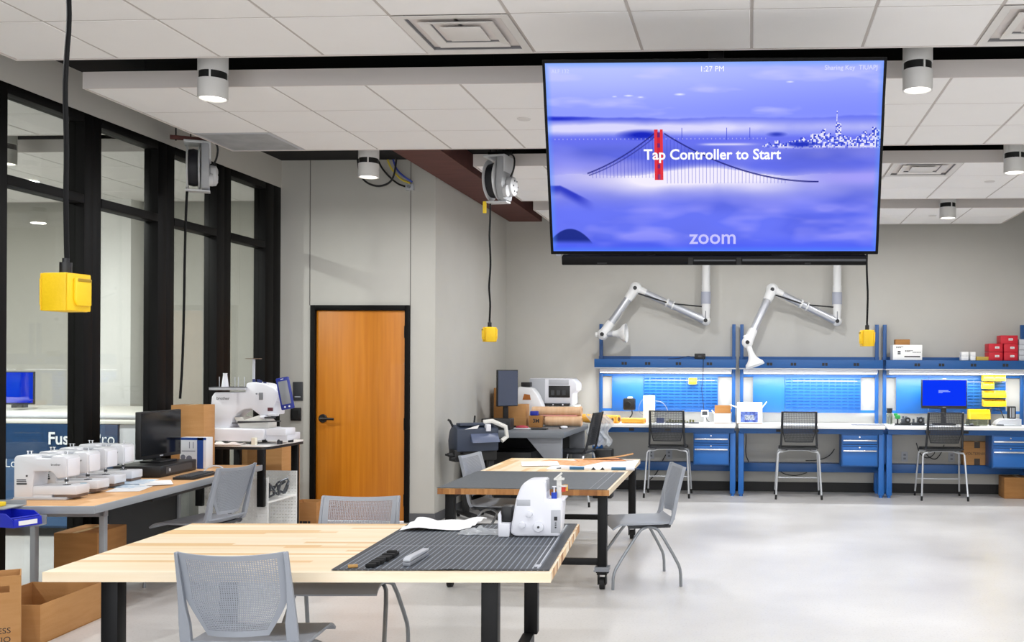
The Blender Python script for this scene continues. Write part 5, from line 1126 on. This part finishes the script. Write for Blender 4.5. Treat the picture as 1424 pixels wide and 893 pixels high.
bb = MB(); bb.sheet(lambda u, v: Vector(((u-.5)*.45, (v-.5)*.13, .004+.05*u**2)), 10, 3, .003); tag(bb.done('kraft_card', CARD, None, (-1.28, 8.98, ZM2+.007), (0, 0, .12)), 'brown card curling up at the far edge of the second table', 'card')
BLUEP = mat('pen_blue', '#27638f', .4)
for s, x, l in ((-1, -1.40, 'blue and white marker pen, left of the pair on the sheet edge'), (1, -1.075, 'blue and white marker pen, right of the pair on the sheet edge')):
    t = thing('marker_pen', l, 'pen', (x, 8.075, ZM2+.003), 0, 'marker pens on the second table')
    MB().cyl((s*.09, 0, .014), (s*-.06, 0, .014), .013, n=12).done('cap', BLUEP, t) if False else MB().cyl((-.05*s, 0, .014), (.07*s, 0, .014), .0135, n=12).done('barrel', BLUEP, t)
    MB().cyl((.07*s, 0, .014), (.14*s, 0, .014), .016, .012, n=12).cyl((-.05*s, 0, .014), (-.11*s, 0, .014), .012, n=12).done('grip', WHITE, t); MB().cyl((.14*s, 0, .014), (.18*s, 0, .012), .006, .003, n=8).done('tip', DKGREY, t); MB().prism([(-.02, 0), (.02, 0), (0, .022)], 'y', -.01, .01).done('clip', BLACK, t, (-.125*s, 0, .002))

# ------------------------------------------------------------------ corner desk with printers and rolls
t = thing('corner_desk', 'grey corner desk with thick top and bracket leg', 'desk', (-2.5, 11.3, 0))
DG = mat('desk_grey', '#6d7278', .45)
MB().box(-.60, .53, -.86, .75, .80, .86, .006).done('desktop', DG, t)
MB().prism([(.12, .80), (.50, .80), (.50, .05), (.36, .05), (.36, .52)], 'y', -.80, -.74, .005).done('bracket_leg', MIDGREY, t); MB().prism([(.12, .80), (.50, .80), (.50, .05), (.36, .05), (.36, .52)], 'y', .62, .68, .005).done('bracket_leg', MIDGREY, t)
MB().box(-.56, -.50, -.80, -.74, 0, .80).done('leg', MIDGREY, t); MB().box(-.56, -.50, .62, .68, 0, .80).done('leg', MIDGREY, t)
MB().box(-.55, .36, .40, .42, .06, .79).done('dark_panel', BLACK, t); MB().box(-.56, -.54, -.7, .4, .06, .79).done('side_panel', BLACK, t)
closed_box('black equipment case under the corner desk', -2.66, 11.05, 0, .55, .6, .62, BLACK, tape=False, name='equipment_case')
ZK = .8605
t = thing('office_monitor', 'dark portrait-turned monitor on the corner desk, seen at an angle', 'monitor', (-2.79, 11.30, ZK), math.radians(48))
MB().box(-.14, .14, -.016, .016, .24, .66, .005).done('casing', BLACK, t); MB().box(-.132, .132, -.0175, -.016, .25, .65).done('screen', mat('slate_screen', '#4a5164', .15), t); MB().box(-.03, .03, .016, .045, .0, .46, .005).box(-.11, .11, -.03, .12, 0, .015, .004).done('stand', BLACK, t)
t = thing('small_computer', 'low black computer box at the left end of the corner desk', 'computer', (-2.80, 10.92, ZK), 0); MB().box(-.16, .16, -.1, .1, 0, .12, .005).done('case', BLACK, t); MB().box(.04, .12, -.1015, -.1, .03, .09).done('drive_bay', DKGREY, t)
closed_box('brown carton in the corner behind the portrait monitor', -2.965, 11.9, ZK, .22, .22, .44, CARDD, name='carton')
closed_box('light brown carton behind the small black computer', -2.72, 11.60, ZK, .2, .2, .255, CARD, name='carton')
t = closed_box('tiny brown carton with dark lettering at the front of the rolls', -2.455, 11.32, ZK, .145, .10, .135, CARDD, tape=False, name='carton'); text('3M', .06, INK, t, (.01, -.0508, .075), FRONT, 'print', .03)
tag(MB().box(-.045, .045, -.035, .035, 0, .05, .008).done('tape_roll', mat('tape_blue', '#1a2c9e', .5), None, (-2.475, 11.32, ZK+.1365)), 'blue tape block on the tiny brown carton', 'tape')
t = thing('red_tape_gun', 'flat red and white dispenser lying on the corner desk', 'dispenser', (-2.545, 11.0, ZK)); MB().box(-.09, .09, -.04, .04, 0, .012, .004).done('base', WHITE, t); MB().sph((0, 0, .018), .075, 1, .5, .32).done('grip', mat('dusty_red', '#b03a48', .5), t)
t = thing('tablet_pad', 'small black keypad on the corner desk', 'keypad', (-2.33, 10.93, ZK)); MB().box(-.085, .085, -.06, .06, 0, .014, .003).done('body', BLACK, t); fine(MB().box(-.06, .06, -.04, .02, .014, .017).done('key', DKGREY, t))
t = thing('computer_mouse', 'white and black mouse on the right of the corner desk', 'mouse', (-2.09, 11.1, ZK)); MB().sph((0, 0, .016), .03, 1.5, 1, .6).done('shell', WHITE, t); MB().box(-.05, -.02, -.02, .02, 0, .02, .005).done('button', BLACK, t)
for k, (y, z, x0, x1, l) in enumerate(((11.49, .064, -2.38, -1.95, 'lower front kraft paper roll on the corner desk'), (11.625, .064, -2.55, -2.0, 'lower rear kraft paper roll on the corner desk'), (11.555, .176, -2.55, -1.96, 'top kraft paper roll lying on the two others'))):
    t = thing('kraft_roll', l, 'roll', ((x0+x1)/2, y, ZK+z), 0, 'kraft paper rolls on the corner desk'); h = (x1-x0)/2
    bb = MB(); bb.lathe([(.0, -h), (.052, -h), (.055, -h+.02), (.054, 0), (.055, h-.04), (.062, h-.01), (.045, h), (.03, h-.03), (0, h-.04)], 18, Matrix.Rotation(PI/2, 4, 'Y')); bb.done('paper', KRAFT, t)
    if k == 2: MB().box(-h+.1, h-.05, -.058, -.048, -.055, -.04).done('pink_edge', mat('pink_paper', '#dd9c92', .8), t)
t = thing('printer_plinth', 'plain grey plinth under the large white printer', 'plinth', (-2.42, 12.27, 0)); MB().box(-.30, .28, -.20, .26, 0, 1.08, .005).done('box', OFFWHITE, t)
t = thing('large_printer', 'large white and grey printer at the back wall', 'printer', (-2.42, 12.25, 1.081))
MB().prism([(-.29, 0), (.22, 0), (.25, .02), (.25, .15), (.30, .19), (.30, .27), (.24, .335), (-.29, .335)], 'y', -.15, .2, .012).done('body', WHITE, t)
MB().box(-.29, -.095, -.153, -.15, .005, .33).done('side_cover', LTGREY, t); MB().box(-.05, .215, -.154, -.15, .10, .245, .003).done('output_slot', BLACK, t); MB().box(-.05, .20, -.154, -.15, .255, .32, .002).done('lid_panel', LTGREY, t); fine(MB().box(-.02, .02, -.158, -.154, .13, .19).box(.05, .09, -.158, -.154, .13, .19).box(.12, .16, -.158, -.154, .13, .19).done('roller', DKGREY, t))
tp = MB().box(-.10, .22, -.22, -.15, .0, .03, .004).done('control_strip', BLACK, t); fine(MB().cyl((.14, -.221, .015), (.14, -.224, .015), .01).cyl((.02, -.221, .015), (.02, -.224, .015), .007).done('button', WHITE, tp))
t = thing('draped_machine', 'white draped machine with an orange window beside the large printer', 'machine', (-2.66, 11.92, ZK))
MB().prism([(-.17, 0), (.18, 0), (.17, .22), (.10, .37), (.04, .44), (-.12, .46), (-.16, .40), (-.18, .2)], 'y', -.10, .10, .02).done('cover', mat('cover_white', '#e9ebee', .6, bump=(14, .5)), t)
MB().prism([(-.07, .30), (.03, .30), (.02, .36), (-.05, .37)], 'y', -.103, -.10).done('window', mat('window_orange', '#b06a2c', .5), t); MB().box(-.10, .01, -.06, .06, .455, .51, .006).done('top_block', BLACK, t)
t = thing('vinyl_cutter', 'dark blue grey vinyl cutter with white end arm by the side wall', 'plotter', (-2.80, 10.02, 0), math.radians(36))
CUT = mat('cutter_slate', '#343d4f', .4)
MB().prism([(-.13, .70), (.13, .70), (.15, .80), (.11, .90), (.02, .97), (-.13, .93)], 'x', -.24, .20, .012).done('body', CUT, t, (0, 0, 0), (0, 0, 0))
MB().box(-.20, .18, -.10, .02, .955, .985, .006).done('top_cover', CUT, t)
MB().prism([(-.20, .79), (-.13, .80), (-.10, .86), (-.13, .88)], 'x', -.10, .19, .004).done('front_lip', mat('lip_slate', '#56607a', .4), t)
bb = MB(); bb.tube([(.05, -.08, .99), (.14, -.10, 1.0), (.27, -.14, .94), (.28, -.15, .84), (.22, -.16, .80)], .024, 8); bb.done('end_arm', OFFWHITE, t)
MB().box(.06, .11, -.15, -.08, .90, .97, .006).done('blade_holder', WHITE, t); MB().prism([(-.16, .925), (-.03, .93), (-.01, .965)], 'y', -.135, -.12).done('paper_scrap', PAPER, t)
MB().box(-.26, -.20, -.12, .06, .60, .72, .006).box(-.16, .20, -.08, .08, .60, .70, .006).done('under_frame', BLACK, t)
MB().tube([(-.24, .0, .95), (-.27, .0, 1.01), (-.29, .0, 1.02)], .012, 8).done('hook', BLACK, t); MB().tube([(.02, .1, .95), (.03, .1, 1.05)], .010, 8).done('hook', BLACK, t)
MB().box(-.31, -.10, -.10, .03, .655, .675, .004).tube([(-.31, -.06, .67), (-.20, -.06, .68), (-.14, -.06, .70)], .02, 8).box(-.30, -.18, -.12, -.07, .62, .65, .006).done('roll_holder', BLACK, t)
for x in (-.10, .16):
    MB().box(x-.03, x+.03, -.03, .03, .06, .62, .004).done('leg', BLACK, t); MB().box(x-.03, x+.03, -.25, .25, .04, .08, .004).done('foot', BLACK, t)
    for y in (-.22, .22): MB().cyl((x-.012, y, .022), (x+.012, y, .022), .022, n=14).done('caster', RUBBER, t)
FILM = clear('film', '#eef2f6', .15, .95, .25, .45)
bb = MB(); bb.sheet(lambda u, v: Vector(((u-.5)*.27+.03*math.sin(v*11), -.10+.14*math.sin(v*2.6)+.02*math.sin(u*21+v*8), .63+.36*v+.012*math.sin(u*31)*math.cos(v*19))), 30, 30)
tag(bb.done('plastic_film', FILM, None, (-1.785, 11.74, 0), ang=20), 'crumpled clear plastic film hanging between the corner desk and the left workbench', 'film')
bb = MB(); bb.box(-.11, .11, -.10, .10, 0, .58, .01).done('body', BLACK, thing('waste_bin', 'dark bin below the hanging plastic film', 'bin', (-1.74, 11.79, 0)))
